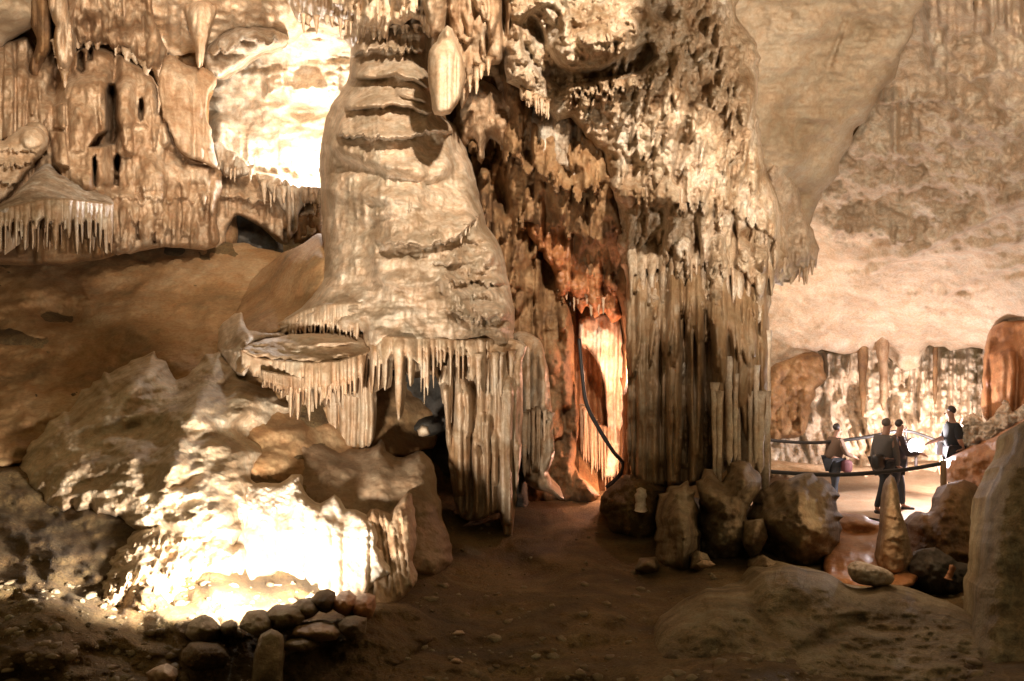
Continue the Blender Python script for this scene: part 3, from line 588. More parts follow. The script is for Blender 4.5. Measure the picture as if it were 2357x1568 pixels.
# ---- upper middle crust with drips (top centre)
tc = form('stalactite_cluster', 'cream crust of drips hanging at the top centre of the picture above the column', 'stalactites',
    [(660, -60), (1000, -60), (1000, 40), (990, 90), (975, 60), (950, 42), (925, 60), (905, 55), (880, 100), (870, 68), (850, 75), (835, 95), (822, 130), (806, 110), (790, 90), (800, 60), (770, 48), (745, 60), (720, 42), (690, 50), (672, 20)],
    [(660, -50, 8.6), (1000, -50, 8.0), (700, 40, 9.4), (850, 60, 8.5), (980, 60, 8.1)], [N(40, 50, .2, 261, 4), drips([(660, -60), (1000, -60), (1000, 80), (660, 60)], 90, 9, 40, .14, 262), pipes(660, 1000, [(660, -60), (1000, -60)], [(660, 60), (1000, 80)], 17, .16, 82, 40, 30)], M['cream'], thick=.7)
fringe(tc.o, [(690, 45), (780, 55), (850, 75), (980, 70)], 18, (5, 36), 6, 8.45, M['drip'], 83)
tm = form('drapery_curtain', 'broad pinkish curtain at the top edge right of the centre', 'drapery',
    [(985, -60), (1180, -60), (1175, 60), (1166, 110), (1150, 150), (1130, 150), (1110, 160), (1092, 190), (1076, 230), (1062, 250), (1056, 200), (1040, 100), (1005, 96), (985, 60)], [(985, -50, 7.6), (1180, -50, 7.8), (1160, 140, 8.3), (1070, 230, 8.1), (1000, 90, 8.0)],
    [N(60, 90, .12, 271, 4), pipes(985, 1180, [(985, -60), (1180, -60)], [(985, 80), (1080, 180), (1180, 130)], 34, .22, 84, 20, 40), gau(1160, 40, 7, 70, -.4), gau(1100, 70, 20, 40, .14), drips([(1000, -60), (1180, -60), (1160, 130), (1070, 200)], 40, 12, 60, .14, 272)], M['tan'], thick=.6)
fringe(tm.o, [(1078, 190), (1130, 140)], 4, (20, 60), 7, 7.95, M['drip'], 87)

# ---- recess wall between column and right mass
rw = form('rock_wall', 'rugged brown recess wall between the tall column and the great fluted mass', 'rock wall',
    [(1030, 150), (1250, 100), (1560, 100), (1560, 700), (1560, 1150), (1460, 1150), (1436, 1080), (1444, 940), (1432, 720), (1400, 660), (1350, 640), (1310, 600), (1290, 660), (1318, 740), (1322, 860), (1332, 960), (1326, 1080), (1380, 1140), (1300, 1170), (1180, 1130), (1170, 800), (1120, 560), (1080, 400), (1030, 280)],
    [(1030, 200, 9.6), (1250, 150, 9.0), (1550, 150, 9.2), (1100, 400, 10.0), (1300, 400, 9.2), (1550, 500, 9.3), (1180, 700, 10.0), (1300, 700, 10.0), (1450, 700, 9.9), (1200, 1100, 9.7), (1350, 1100, 9.9), (1500, 1100, 9.6)],
    [N(120, 160, .45, 281, 5, gain=.55), N(34, 60, .16, 282, 4), drips([(1040, 160), (1560, 160), (1560, 700), (1200, 700), (1050, 400)], 160, 14, 70, .2, 283, .1), pipes(1030, 1560, [(1030, 240), (1560, 240)], [(1030, 800), (1560, 1000)], 40, .3, 91, 200, 200), ledge([(1060, 300), (1160, 330), (1280, 420), (1400, 420)], 60, .4, 26, 60, seed=51), ledge([(1180, 500), (1280, 520), (1400, 560)], 60, .35, 22, 50, seed=52),
     gau(1150, 430, 16, 120, -.5, -12), gau(1260, 600, 26, 110, -.5, -6), gau(1190, 620, 20, 80, .3)], M['brown'], step=3.4, edge=(18, .3), thick=.8)
# lumps of the recess (upper): grey hanging pendants
for k, (lab, ol, d) in enumerate([
    ('grey brown pendant under the dark arc, left of the pale drips', [(1060, 170), (1090, 160), (1130, 190), (1170, 190), (1210, 230), (1230, 300), (1210, 350), (1180, 320), (1160, 345), (1130, 320), (1105, 380), (1090, 330), (1062, 340), (1046, 280)], 9.1),
    ('rounded grey brown pendant in the middle of the recess', [(1220, 230), (1270, 250), (1340, 240), (1390, 290), (1405, 360), (1380, 420), (1360, 400), (1340, 470), (1310, 430), (1290, 520), (1262, 440), (1240, 420), (1225, 350)], 8.9)]):
    s = form('rock_pendant', lab, 'rock pendant', ol, d, [N(50, 70, .2, 290 + k, 5), N(18, 30, .05, 295 + k, 3), pipes(ol[0][0] - 10, ol[0][0] + 260, [(0, 200), (2000, 200)], [(0, 420), (2000, 420)], 30, .2, 92 + k, 60, 50)], M['greyrock'] if k else M['tan'], edge=(40, .6), wob=(9, 22), thick=.9, group='pendants in the recess')
# slanting column with lower white drips (1200-1280, 880-1130)
sl = form('stalagmite_column', 'slender column with white streaked drips left of the glowing slit', 'column',
    [(1180, 770), (1240, 780), (1262, 860), (1270, 950), (1276, 1040), (1262, 1100), (1300, 1150), (1250, 1130), (1210, 1110), (1196, 1000), (1190, 880)], [(1200, 780, 9.3), (1240, 950, 8.9), (1230, 1120, 8.8)],
    [N(50, 120, .12, 301, 4), pipes(1185, 1280, [(1185, 780), (1280, 780)], [(1185, 960), (1280, 960)], 26, .15, 95), pipes(1195, 1275, [(1195, 950), (1275, 950)], [(1195, 1110), (1275, 1100)], 9, .1, 96, 10, 20), ledge([(1190, 960), (1230, 945), (1275, 960)], 60, .14, 8, 20, seed=53)], M['drip'], edge=(18, .3), thick=.5)
fringe(sl.o, [(1205, 960), (1240, 945), (1272, 965)], 8, (90, 150), 5, 8.75, M['cream'], 97, blunt=True)

# ---- orange glowing slit: back wall, glow also put into its colour, and white-lit tongue
og = form('glowing_wall', 'orange lit rock wall deep inside the narrow slit', 'rock wall',
    [(1250, 560), (1470, 540), (1480, 1180), (1240, 1180)], [(1250, 560, 11.3), (1470, 560, 11.3), (1250, 1180, 11.1), (1470, 1180, 11.0)], [N(60, 120, .2, 311, 5), pipes(1250, 1470, [(1250, 560), (1470, 560)], [(1250, 1100), (1470, 1100)], 24, .2, 98, 60, 100)], M['orange'], thick=.3)
wt = form('drapery_curtain', 'narrow white curtain glowing inside the orange slit', 'drapery',
    [(1334, 735), (1372, 726), (1424, 736), (1434, 850), (1444, 940), (1446, 966), (1430, 978), (1426, 1060), (1416, 1100), (1390, 1100), (1398, 1000), (1394, 900), (1376, 840), (1350, 800), (1334, 790)], 10.5,
    [N(30, 60, .08, 321, 4), pipes(1340, 1445, [(1340, 720), (1445, 720)], [(1340, 900), (1445, 1080)], 14, .12, 99)], M['white'], step=2.6, edge=(8, .1), thick=.2)
fringe(wt.o, [(1338, 940), (1376, 990), (1425, 1000)], 18, (90, 150), 5, 10.55, M['cream'], 101, name='stalactite')
fr2 = form('stalactite_cluster', 'ragged orange hanging edge with white tips above the glowing slit', 'stalactites',
    [(1190, 460), (1250, 500), (1330, 500), (1370, 560), (1400, 620), (1425, 680), (1426, 740), (1405, 745), (1390, 715), (1370, 735), (1350, 700), (1335, 720), (1310, 670), (1290, 690), (1270, 620), (1230, 560), (1196, 500)], [(1190, 460, 9.5), (1420, 700, 10.0), (1290, 660, 9.7), (1330, 500, 9.5)],
    [N(34, 40, .2, 331, 5), pipes(1190, 1430, [(1190, 460), (1430, 600)], [(1190, 560), (1430, 740)], 20, .15, 103, 20, 20)], M['orange'], edge=(14, .25), wob=(8, 16), thick=.4)
fringe(fr2.o, [(1275, 640), (1310, 675), (1400, 700)], 9, (12, 40), 5, 9.9, M['cream'], 104)

# ---- the great right mass
rm = form('fluted_rock_mass', 'great grey and cream fluted rock mass filling the upper right of centre', 'flowstone mass',
    [(1175, -60), (1680, -60), (1692, 30), (1735, 90), (1748, 150), (1742, 230), (1752, 320), (1768, 400), (1796, 470), (1812, 540), (1812, 620), (1800, 660), (1784, 650), (1775, 700), (1768, 760), (1768, 960), (1768, 1080), (1740, 1090), (1700, 1070), (1600, 1120), (1500, 1120), (1460, 1110), (1440, 1020), (1450, 900), (1440, 720), (1440, 640), (1420, 560), (1420, 470), (1400, 420), (1380, 360), (1340, 300), (1310, 275), (1280, 290), (1266, 268), (1240, 240), (1215, 250), (1195, 200), (1170, 190), (1160, 120), (1170, 40)],
    [(1175, -50, 7.9), (1680, -50, 8.3), (1740, 150, 8.4), (1400, 60, 7.8), (1180, 180, 8.2), (1400, 330, 8.5), (1600, 300, 7.9), (1760, 420, 8.7), (1600, 500, 8.2), (1440, 600, 9.0), (1600, 700, 8.6), (1800, 600, 9.2), (1450, 1000, 9.2), (1600, 1000, 8.7), (1760, 1000, 9.0)],
    [N(150, 150, .34, 341, 4), N(48, 100, .16, 342, 3, tilt=.2), within([(1170, -60), (1740, -60), (1800, 560), (1430, 560), (1170, 200)], 60, N(16, 26, .05, 343, 3, tilt=.3)),
     drips([(1440, 20), (1690, 20), (1750, 200), (1790, 560), (1700, 640), (1460, 560), (1400, 400), (1330, 240)], 170, 12, 66, .17, 344, .2, .15), drips([(1180, 0), (1560, 0), (1560, 160), (1200, 220)], 40, 12, 40, .08, 346),
     within([(1180, -60), (1470, -60), (1500, 100), (1420, 380), (1300, 260), (1180, 180)], 40, N(40, 34, .16, 347, 4)),
     lambda X, Y: -.42 * area([(1196, 60), (1216, 30), (1240, 50), (1262, 110), (1290, 150), (1320, 165), (1380, 160), (1440, 125), (1500, 95), (1512, 130), (1470, 172), (1390, 182), (1330, 195), (1290, 205), (1240, 170), (1205, 120)], 1, 16)(X, Y),
     bump(1255, 55, 42, 48, -.35), gau(1395, 90, 90, 50, .35), gau(1300, 130, 22, 34, .45), gau(1225, 110, 12, 50, .2, -25), gau(1320, 40, 60, 30, .15), ripple(30, 30, .12, 345), gau(1530, 30, 26, 20, -.3), gau(1470, 30, 18, 14, -.25),
     gau(1620, 200, 30, 20, -.25), gau(1570, 330, 14, 60, -.35, 10), gau(1680, 360, 16, 40, -.3), gau(1700, 430, 30, 20, -.25), gau(1560, 420, 12, 40, -.25),
     ledge([(1190, 210), (1230, 226), (1270, 240)], 60, .2, 12, 26, seed=61), ledge([(1300, 212), (1380, 204), (1460, 196), (1520, 196)], 14, .22, 10, 26, seed=62),
     ledge([(1400, 440), (1480, 450), (1560, 470), (1640, 450)], 70, .3, 20, 70, seed=63), ledge([(1640, 470), (1720, 480), (1800, 560)], 60, .22, 20, 60, seed=65), ledge([(1560, 590), (1680, 600), (1780, 640)], 80, .16, 26, 60, seed=66, sharp=8),
     area([(1415, 470), (1560, 470), (1500, 620), (1450, 700), (1420, 640)], -.3, 40),
     pipes(1440, 1775, [(1440, 500), (1775, 480)], [(1440, 1100), (1600, 1120), (1700, 1080), (1770, 1090)], 52, .40, 106, 100, 40), pipes(1450, 1770, [(1450, 640), (1770, 640)], [(1450, 1100), (1770, 1080)], 24, .15, 107, 160, 40), gau(1772, 600, 7, 60, -.5), gau(1690, 560, 6, 70, -.4), gau(1511, 600, 13, 50, -.4), gau(1605, 560, 5, 60, -.3), gau(1680, 640, 5, 60, -.4), gau(1600, 830, 4, 120, -.25), gau(1632, 900, 4, 100, -.25), gau(1520, 900, 4, 140, -.25), gau(1570, 1000, 4, 80, -.25)],
    M['mass'], step=2.6, edge=(30, .5), wob=(7, 18), thick=1.4)
fringe(rm.o, [(1200, 210), (1240, 235), (1262, 245)], 5, (10, 34), 6, 8.2, M['cream'], 110)
fringe(rm.o, [(1300, 200), (1380, 194), (1460, 186)], 13, (8, 26), 5, lambda x, y: rm.depth(x, y - 8) + .02, M['cream'], 111)
curtain(rm.o, [(1196, 196), (1230, 215), (1266, 232)], [(1200, 222), (1266, 250)], [(1200, 236), (1245, 270), (1266, 280)], 10, lambda x, y: rm.depth(x, y) - .04, M['cream'], 112, amp=.05)
for (x, y0, y1, r) in [(1656, 900, 1126, 6), (1692, 860, 1060, 6), (1709, 880, 1098, 6), (1740, 840, 1066, 6), (1768, 760, 1120, 6), (1645, 880, 1118, 7), (1678, 820, 1072, 8), (1700, 930, 1085, 5), (1716, 860, 1075, 9), (1733, 870, 1082, 8), (1750, 900, 1090, 8), (1762, 900, 1150, 8), (1727, 900, 1100, 5)]:
    stal(rm.o, x, y0, y1, rm.depth(x, min(y1 - 40, 1040)) - .38, r, r * .6, M['white'], blunt=True)  # white material stands in for light reaching the tips from behind
fringe(rm.o, [(1780, 620), (1812, 600)], 3, (20, 40), 7, 9.2, M['greyrock'], 113)
fl = form('fluted_column', 'tall smooth brown organ pipe flutes forming the lower half of the great mass', 'flowstone column',
    [(1448, 640), (1480, 560), (1540, 600), (1600, 540), (1650, 610), (1700, 560), (1764, 640), (1766, 800), (1766, 960), (1764, 1000), (1750, 1040), (1738, 960), (1722, 1050), (1704, 940), (1690, 1010), (1676, 960), (1660, 1060), (1640, 1040), (1628, 1105), (1600, 1118), (1540, 1120), (1470, 1122), (1446, 1060), (1444, 900), (1440, 760)],
    [(1450, 600, 9.3), (1600, 560, 8.9), (1760, 600, 9.3), (1450, 720, 8.85), (1600, 700, 8.3), (1760, 720, 8.7), (1450, 1100, 8.9), (1600, 1110, 8.45), (1760, 1060, 8.8)],
    [N(120, 200, .22, 355, 4), N(30, 120, .06, 356, 4), drips([(1450, 600), (1765, 600), (1765, 760), (1450, 760)], 26, 14, 90, .14, 354), N(12, 18, .01, 357, 3), pipes(1440, 1770, [(1440, 560), (1770, 560)], [(1440, 1140), (1770, 1100)], 46, .34, 358, 30, 10), pipes(1440, 1770, [(1440, 640), (1770, 640)], [(1440, 1120), (1770, 1080)], 21, .12, 359, 170, 60), gau(1688, 640, 5, 70, -.4), gau(1600, 830, 4, 120, -.25), gau(1520, 900, 4, 140, -.25), gau(1570, 760, 5, 40, -.2), gau(1745, 700, 4, 90, -.25)],
    M['flute'], step=2.6, edge=(14, .2), wob=(3, 24), thick=.6)
curtain(rm.o, [(1440, 500), (1490, 540), (1550, 480), (1610, 530), (1660, 480), (1720, 540), (1790, 510)], [(1440, 590), (1600, 610), (1700, 620), (1790, 620)], [(1440, 720), (1530, 800), (1600, 700), (1660, 860), (1720, 760), (1790, 680)], 26, lambda x, y: float(np.interp(x, [1440, 1600, 1700, 1790], [8.75, 8.22, 8.35, 8.95])), M['mass'], 361, amp=.12, wv=.5, thick=.2, lean=.5)
curtain(rm.o, [(1470, 640), (1530, 580), (1600, 620), (1660, 570), (1700, 630), (1750, 600)], [(1470, 720), (1600, 740), (1750, 730)], [(1470, 900), (1560, 1020), (1640, 880), (1750, 1000)], 34, lambda x, y: float(np.interp(x, [1440, 1600, 1760], [8.62, 8.12, 8.5])), M['flute'], 362, amp=.14, wv=.5, thick=.2, lean=.5)
# base of the mass; the slit's orange light is put into its colour
ob = form('glow_tinted_flowstone', 'foot of the fluted mass coloured as if orange lit beside the glowing slit', 'flowstone',
    [(1436, 900), (1470, 860), (1520, 880), (1540, 1000), (1545, 1110), (1500, 1130), (1430, 1130), (1432, 1060)], [(1440, 920, 9.3), (1530, 900, 9.1), (1440, 1120, 9.2), (1540, 1100, 9.0)], [N(50, 90, .1, 351, 4), pipes(1436, 1545, [(1436, 880), (1545, 880)], [(1436, 1120), (1545, 1120)], 30, .15, 115, 20, 20)], M['orange'], thick=.4)

# ---- ceilings on the right
cs = form('cave_ceiling', None, None,
    [(1640, -500), (2400, -500), (2160, -60), (2110, 30), (2060, 160), (2020, 230), (1960, 330), (1900, 430), (1880, 490), (1850, 560), (1830, 640), (1760, 620), (1700, 400), (1660, 100)],
    [(1660, -400, 5.5), (2300, -400, 5.5), (1680, 0, 9.2), (2100, 0, 9.0), (1740, 300, 10.3), (2000, 260, 10.6), (1860, 500, 11.6), (1780, 640, 12.0)],
    [N(320, 260, .5, 361, 3), N(90, 70, .2, 362, 5, gain=.58), N(26, 22, .035, 363, 4), N(120, 16, .05, 364, 3, tilt=1.2), gau(1930, 90, 6, 60, -.12, 20)], M['ceil'], step=4, edge=(30, .3), wob=(16, 50), thick=.5)
tag(cs.o, kind='structure')
cr = form('cave_ceiling', None, None,
    [(2080, -400), (2900, -400), (2900, 900), (2430, 800), (2357, 735), (2309, 747), (2287, 812), (2240, 795), (2190, 806), (2140, 796), (2122, 815), (2115, 848), (2096, 850), (2068, 846), (2056, 800), (2000, 806), (1946, 815), (1891, 806), (1860, 830), (1800, 850), (1740, 850), (1740, 560), (1860, 480), (1900, 400), (1950, 340), (2010, 230), (2060, 130), (2100, 0)],
    [(2100, -300, 6.5), (2800, -300, 4.5), (2120, 0, 10.0), (2350, 0, 8.5), (2000, 300, 12.8), (2350, 300, 11.0), (1880, 500, 15.0), (2200, 500, 13.8), (2500, 500, 11.8), (1760, 700, 18.0), (2100, 700, 16.5), (2357, 700, 14.5), (1760, 830, 19), (2200, 820, 17.5), (2800, 850, 12)],
    [N(240, 120, .5, 371, 4), N(80, 60, .18, 372, 4), within([(2120, -100), (2357, -100), (2400, 90), (2130, 100)], 30, pipes(2100, 2400, [(2100, -60), (2400, -60)], [(2100, 90), (2400, 90)], 26, .35, 121, 30, 40)),
     within([(1880, 420), (2020, 230), (2200, 220), (2357, 260), (2500, 420), (2357, 470), (2130, 560), (1890, 560)], 40, lambda X, Y: N(60, 50, .35, 373, 5)(X, Y) + ripple(44, 34, .22, 374)(X, Y)),
     ledge([(2020, 245), (2100, 228), (2180, 232), (2230, 260)], 50, .6, 20, 12, seed=71), ledge([(1900, 530), (2000, 530), (2070, 560), (2110, 540)], 50, .5, 22, 20, seed=72), gau(2060, 310, 9, 90, .5), ledge([(1950, 365), (2050, 350), (2120, 380)], 50, .35, 20, 14, seed=73),
     ledge([(1990, 640), (2200, 545), (2357, 470), (2500, 420)], 60, .5, 0, 0, seed=74, sharp=10), ledge([(1900, 600), (2100, 600), (2357, 560)], 60, .3, 0, 0, seed=75, sharp=14), ledge([(2130, 150), (2230, 180), (2357, 150)], 60, .4, 20, 10, seed=76), ledge([(2150, 700), (2250, 640), (2400, 600)], 50, .4, 0, 0, seed=77, sharp=10), ledge([(2180, 330), (2260, 300), (2357, 320)], 50, .4, 20, 14, seed=78), N(30, 24, .06, 375, 4), gau(2340, 20, 14, 50, -.5), gau(2270, 50, 10, 40, -.3)],
    M['ceil2'], step=3.6, edge=(16, .3), wob=(8, 26), thick=.4)
tag(cr.o, kind='structure')
# hanging lumps from far ceiling
fringe_parent = form('stalactite_cluster', 'small pinkish stalactites hanging just right of the fluted mass', 'stalactites',
    [(1765, 400), (1800, 380), (1836, 430), (1852, 480), (1868, 530), (1880, 560), (1884, 590), (1880, 616), (1872, 606), (1862, 620), (1850, 645), (1840, 625), (1812, 650), (1795, 640)], [(1790, 430, 10.8), (1850, 640, 12.2), (1940, 580, 12.6)], [N(40, 40, .3, 381, 5), pipes(1790, 1945, [(1790, 530), (1945, 560)], [(1790, 640), (1945, 610)], 16, .25, 123)], M['ceil2'], edge=(14, .35), wob=(7, 14), thick=.6)
fringe(fringe_parent.o, [(1812, 630), (1850, 625), (1874, 606)], 6, (14, 38), 5, 12.1, M['drip'], 124)

# ---- far lit wall with columns
fw = form('stalactite_wall', 'brightly lit far wall of white columns and drips behind the people', 'rock wall',
    [(1700, 740), (1850, 700), (2100, 720), (2300, 760), (2420, 900), (2420, 1130), (2200, 1120), (1700, 1110)],
    [(1700, 760, 19.5), (2000, 720, 20.5), (2400, 800, 19), (1700, 1090, 18.2), (2050, 1090, 19.0), (2400, 1110, 17.5), (2050, 950, 20)],
    [N(70, 60, .5, 391, 5), ripple(26, 34, .22, 392), drips([(1760, 780), (2320, 780), (2320, 1040), (1760, 1040)], 110, 10, 70, .22, 394), area([(2052, 830), (2100, 815), (2106, 1000), (2050, 1000)], .38, 12), area([(2120, 795), (2142, 795), (2140, 960), (2116, 980)], .38, 8), area([(2162, 795), (2184, 795), (2182, 975), (2164, 975)], .38, 8), area([(2190, 800), (2212, 800), (2210, 960), (2192, 970)], .38, 7), area([(2224, 790), (2246, 795), (2248, 980), (2226, 980)], .38, 8), area([(1990, 860), (2030, 850), (2046, 1000), (1990, 1010)], .38, 12), area([(1900, 810), (1960, 815), (1965, 880), (1905, 870)], .4, 10), pipes(1760, 2300, [(1760, 770), (2300, 790)], [(1760, 860), (1950, 900), (2300, 960)], 17, .36, 125, 20, 80), pipes(1770, 2150, [(1770, 930), (2150, 930)], [(1770, 1060), (2150, 1060)], 22, .3, 126, 40, 30, skew=-.3), N(24, 18, .1, 393, 4), gau(1850, 850, 60, 26, -.7), gau(2130, 900, 60, 100, .3)], M['white'], step=3, edge=(10, .2), thick=.4)
for (lab, x, y0, y1, r, mt) in [('long reddish brown stalactite at the middle of the lit far wall', 1985, 770, 960, 12, 'brown'), ('thick tan stalactite tapering down over the lit far wall', 2032, 740, 945, 18, 'tan'),
        ('thin dark stalactite among the white columns of the far wall', 2152, 770, 930, 5, 'brown')]:
    s = stal(None, x, y0, y1, 18.3 if y0 > 760 else 18.0, r, 5, M[mt], seed=x); tag(s, lab, 'stalactite')
am = form('rock_wall', 'brown rock bulge low on the far wall left of the people', 'rock wall',
    [(1764, 870), (1800, 830), (1850, 812), (1890, 815), (1900, 870), (1880, 900), (1860, 960), (1850, 1000), (1800, 1010), (1764, 1000)], 17.9, [N(50, 60, .5, 395, 5), pipes(1764, 1900, [(1764, 900), (1900, 900)], [(1764, 1000), (1900, 1000)], 16, .3, 128)], M['brown'], edge=(20, .5), wob=(8, 18), thick=.6)
# right wall of the far room
rr_ = form('rock_wall', 'tall brown rock wall at the right edge beyond the mound', 'rock wall',
    [(2272, 780), (2300, 745), (2357, 735), (2600, 700), (2600, 1100), (2330, 1080), (2290, 980), (2262, 960)], [(2280, 780, 15.5), (2600, 700, 12), (2270, 960, 15.2), (2600, 1100, 12)], [N(60, 160, .3, 397, 4), pipes(2262, 2600, [(2262, 780), (2600, 700)], [(2262, 1000), (2600, 1050)], 34, .3, 129, 20, 20)], M['orange'], thick=.5)
# crystal-like white rocks on right
cc = form('rock_pile', 'jagged white lit rocks on top of the mound at the right', 'rocks',
    [(2200, 1000), (2215, 965), (2240, 950), (2262, 975), (2290, 955), (2310, 920), (2322, 925), (2330, 950), (2357, 925), (2400, 920), (2400, 1010), (2300, 1020), (2230, 1060), (2200, 1040)], [(2200, 1000, 15.4), (2400, 930, 13.5), (2230, 1050, 15.0)], [N(40, 24, .5, 398, 5, True), N(18, 40, .2, 399, 3, True)], M['white'], edge=(8, .2), wob=(7, 10), smooth=False, thick=.4)

# ---- path, rails, mound
pth = sheet('path', [(1700, 1062), (1900, 1072), (2060, 1068), (2200, 1052), (2330, 1050), (2380, 1200), (2200, 1220), (2060, 1225), (1900, 1215), (1700, 1160)],
    [(1700, 1065, 20), (2060, 1070, 19.5), (2330, 1055, 18.5), (1700, 1160, 15.2), (2060, 1180, 15.0), (2200, 1215, 13.6), (1900, 1215, 13.4)], [N(150, 40, .1, 401, 3)], M['path'], step=5, edge=(6, .05), wob=(2, 30), thick=.2)
tag(pth.o, kind='structure')
kb = sheet('low_wall', [(1700, 1056), (1850, 1066), (2000, 1075), (2160, 1060), (2160, 1072), (2000, 1094), (1850, 1090), (1700, 1086)], [(1700, 1070, 17.2), (2160, 1066, 17.4), (1930, 1080, 16.9)], [N(40, 16, .08, 403, 3)], M['tan'], step=3, edge=(5, .1), wob=(2, 20), thick=.4)
tag(kb.o, 'low tan stone wall edging the far side of the path', 'low wall')
mo = form('rock_mound', 'orange brown sloping rock mound at the right behind the dark boulder', 'rock mound',
    [(2172, 1090), (2180, 1060), (2215, 1040), (2260, 1020), (2300, 1000), (2345, 975), (2420, 940), (2420, 1300), (2300, 1260), (2262, 1150), (2200, 1120)], [(2180, 1080, 13.6), (2340, 980, 12.4), (2420, 950, 11.8), (2260, 1140, 12.6), (2400, 1250, 10)],
    [N(80, 60, .3, 405, 5), N(26, 34, .08, 406, 4)], M['orange'], edge=(20, .4), wob=(5, 22), thick=1.5)

def rope(name, pts, r, mat, parent=None, sub=6):
    q = []; n = len(pts)
    for i in range(n - 1):
        p0, p1, p2, p3 = [Vector(pts[max(0, min(n - 1, i + j - 1))]) for j in range(4)]
        for j in range(sub):
            t = j / sub
            q.append(.5 * ((2 * p1) + (-p0 + p2) * t + (2 * p0 - 5 * p1 + 4 * p2 - p3) * t * t + (-p0 + 3 * p1 - 3 * p2 + p3) * t ** 3))
    q.append(Vector(pts[-1]))
    return tube(name, q, [r] * len(q), mat, parent, n=7, lump=.04)
M['rope'] = plain('black_rope', (.02, .017, .014), .6)
M['post'] = plain('dark_metal', (.05, .04, .035), .5, .6)
M['wood'] = plain('weathered_wood', (.28, .18, .10), .8)
e = empty('rope_railing', P(1960, 1085, 16.4)); tag(e, 'black rope railing along the far side of the path behind the people', 'railing')
rope('rope', [P(1740, 1010, 16.6), P(1830, 1018, 16.5), P(1900, 1018, 16.4), P(1990, 1007, 16.3), P(2083, 992, 16.2), P(2165, 1016, 16.0), P(2245, 1022, 15.6)], .035, M['rope'], e)
for (x, yt, yb, d) in [(1742, 1004, 1084, 16.6), (2085, 986, 1076, 16.2), (2244, 1014, 1066, 15.6)]:
    rope('post', [P(x, yt, d), P(x, (yt + yb) / 2, d), P(x, yb, d)], .03, M['post'], e)
e = empty('rope_railing', P(1960, 1130, 14)); tag(e, 'low black rope along the near side of the path in front of the people', 'railing')
rope('rope', [P(1740, 1083, 13.6), P(1850, 1091, 13.6), P(1930, 1093, 13.6), P(2010, 1088, 13.6), P(2090, 1080, 13.6), P(2172, 1066, 13.4)], .036, M['rope'], e)
rope('post', [P(2171, 1060, 13.4), P(2171, 1100, 13.4), P(2172, 1150, 13.4)], .05, M['wood'], e)
rope('post', [P(1742, 1078, 13.6), P(1742, 1110, 13.6), P(1742, 1160, 13.6)], .05, M['wood'], e)

# lamp
e = empty('floodlight', P(2108, 1080, 15.9)); tag(e, 'glaring white floodlight on the path behind the walking pair', 'floodlight')
M['bulb'] = plain('lamp_glass', (.9, .9, .9), .3, 0, (1.0, .96, .98), 60)
lp = P(2108, 1028, 15.9)
def lathe(name, prof, mat, parent, c, axis='z', n=16):
    V = []; F = []
    for (r, t) in prof:
        for i in range(n):
            a = 2 * math.pi * i / n
            V.append((c[0] + r * math.cos(a), c[1] + r * math.sin(a), c[2] + t) if axis == 'z' else (c[0] + r * math.cos(a), c[1] + t, c[2] + r * math.sin(a)))
    for k in range(len(prof) - 1):
        for i in range(n): F.append((k * n + i, k * n + (i + 1) % n, (k + 1) * n + (i + 1) % n, (k + 1) * n + i))
    F.append(tuple(range(n))); F.append(tuple(range((len(prof) - 1) * n, len(prof) * n))[::-1])
    return mesh_obj(name, V, F, mat, parent)
lathe('lens', [(.02, -.03), (.10, -.02), (.15, 0.0), (.15, .02)], M['bulb'], e, lp, 'y')
lathe('housing', [(.175, -.01), (.175, .03), (.16, .12), (.09, .2), (.02, .21)], M['post'], e, (lp[0], lp[1] + .02, lp[2]), 'y')
rope('stand', [P(2108, 1036, 16.0), P(2108, 1060, 16.0), P(2108, 1080, 16.0)], .03, M['post'], e)

# black cable in the glowing slit
cb = rope('cable', [P(1333, 780, 9.5), P(1340, 860, 9.4), P(1350, 930, 9.3), P(1380, 990, 9.25), P(1412, 1040, 9.2), P(1434, 1068, 9.2), P(1425, 1095, 9.2), P(1396, 1122, 9.25)], .024, M['rope'])
tag(cb, 'black cable hanging across the glowing orange slit', 'cable')

# ---- stumps, boulders centre right
SG = 'grey brown stumps in front of the fluted mass'
def bould(name, label, cat, ol, d, mat, bulge=.4, ns=60, na=.12, seed=1, group=None, extra=(), step=3.2, thick=.9, edge=None, wob=(5, 24), fc=.5):
    xs = [p[0] for p in ol]; ys = [p[1] for p in ol]; w = min(max(xs) - min(xs), max(ys) - min(ys)) / 2
    extra = list(extra) + ([facet(sum(xs) / len(xs), sum(ys) / len(ys), (max(xs) - min(xs)) / 2, (max(ys) - min(ys)) / 2, bulge * fc, 10, seed)] if fc else [])
    return form(name, label, cat, ol, d, [N(ns, ns, na, seed, 5), N(ns / 3.5, ns / 3.5, na * .25, seed + 3, 3)] + list(extra), mat, step, edge or (w * .95, bulge), wob, thick, group)
bould('stalagmite_stump', 'squat grey brown stump furthest left of the row below the fluted mass', 'stump', [(1512, 1190), (1525, 1140), (1560, 1116), (1590, 1122), (1606, 1180), (1610, 1260), (1600, 1310), (1560, 1318), (1516, 1312)], 6.7, M['stump'], .5, 70, .22, 501, SG, wob=(14, 22), fc=.9)
bould('stalagmite_stump', 'knobbly two headed grey stump second in the row below the fluted mass', 'stump', [(1606, 1160), (1612, 1100), (1640, 1085), (1670, 1110), (1690, 1070), (1720, 1064), (1745, 1090), (1748, 1130), (1715, 1190), (1724, 1250), (1680, 1290), (1620, 1290), (1606, 1230)], 6.9, M['stump'], .5, 60, .24, 505, SG, [bump(1640, 1130, 34, 50, .15), bump(1720, 1110, 30, 50, .12)], wob=(14, 20), fc=.7)
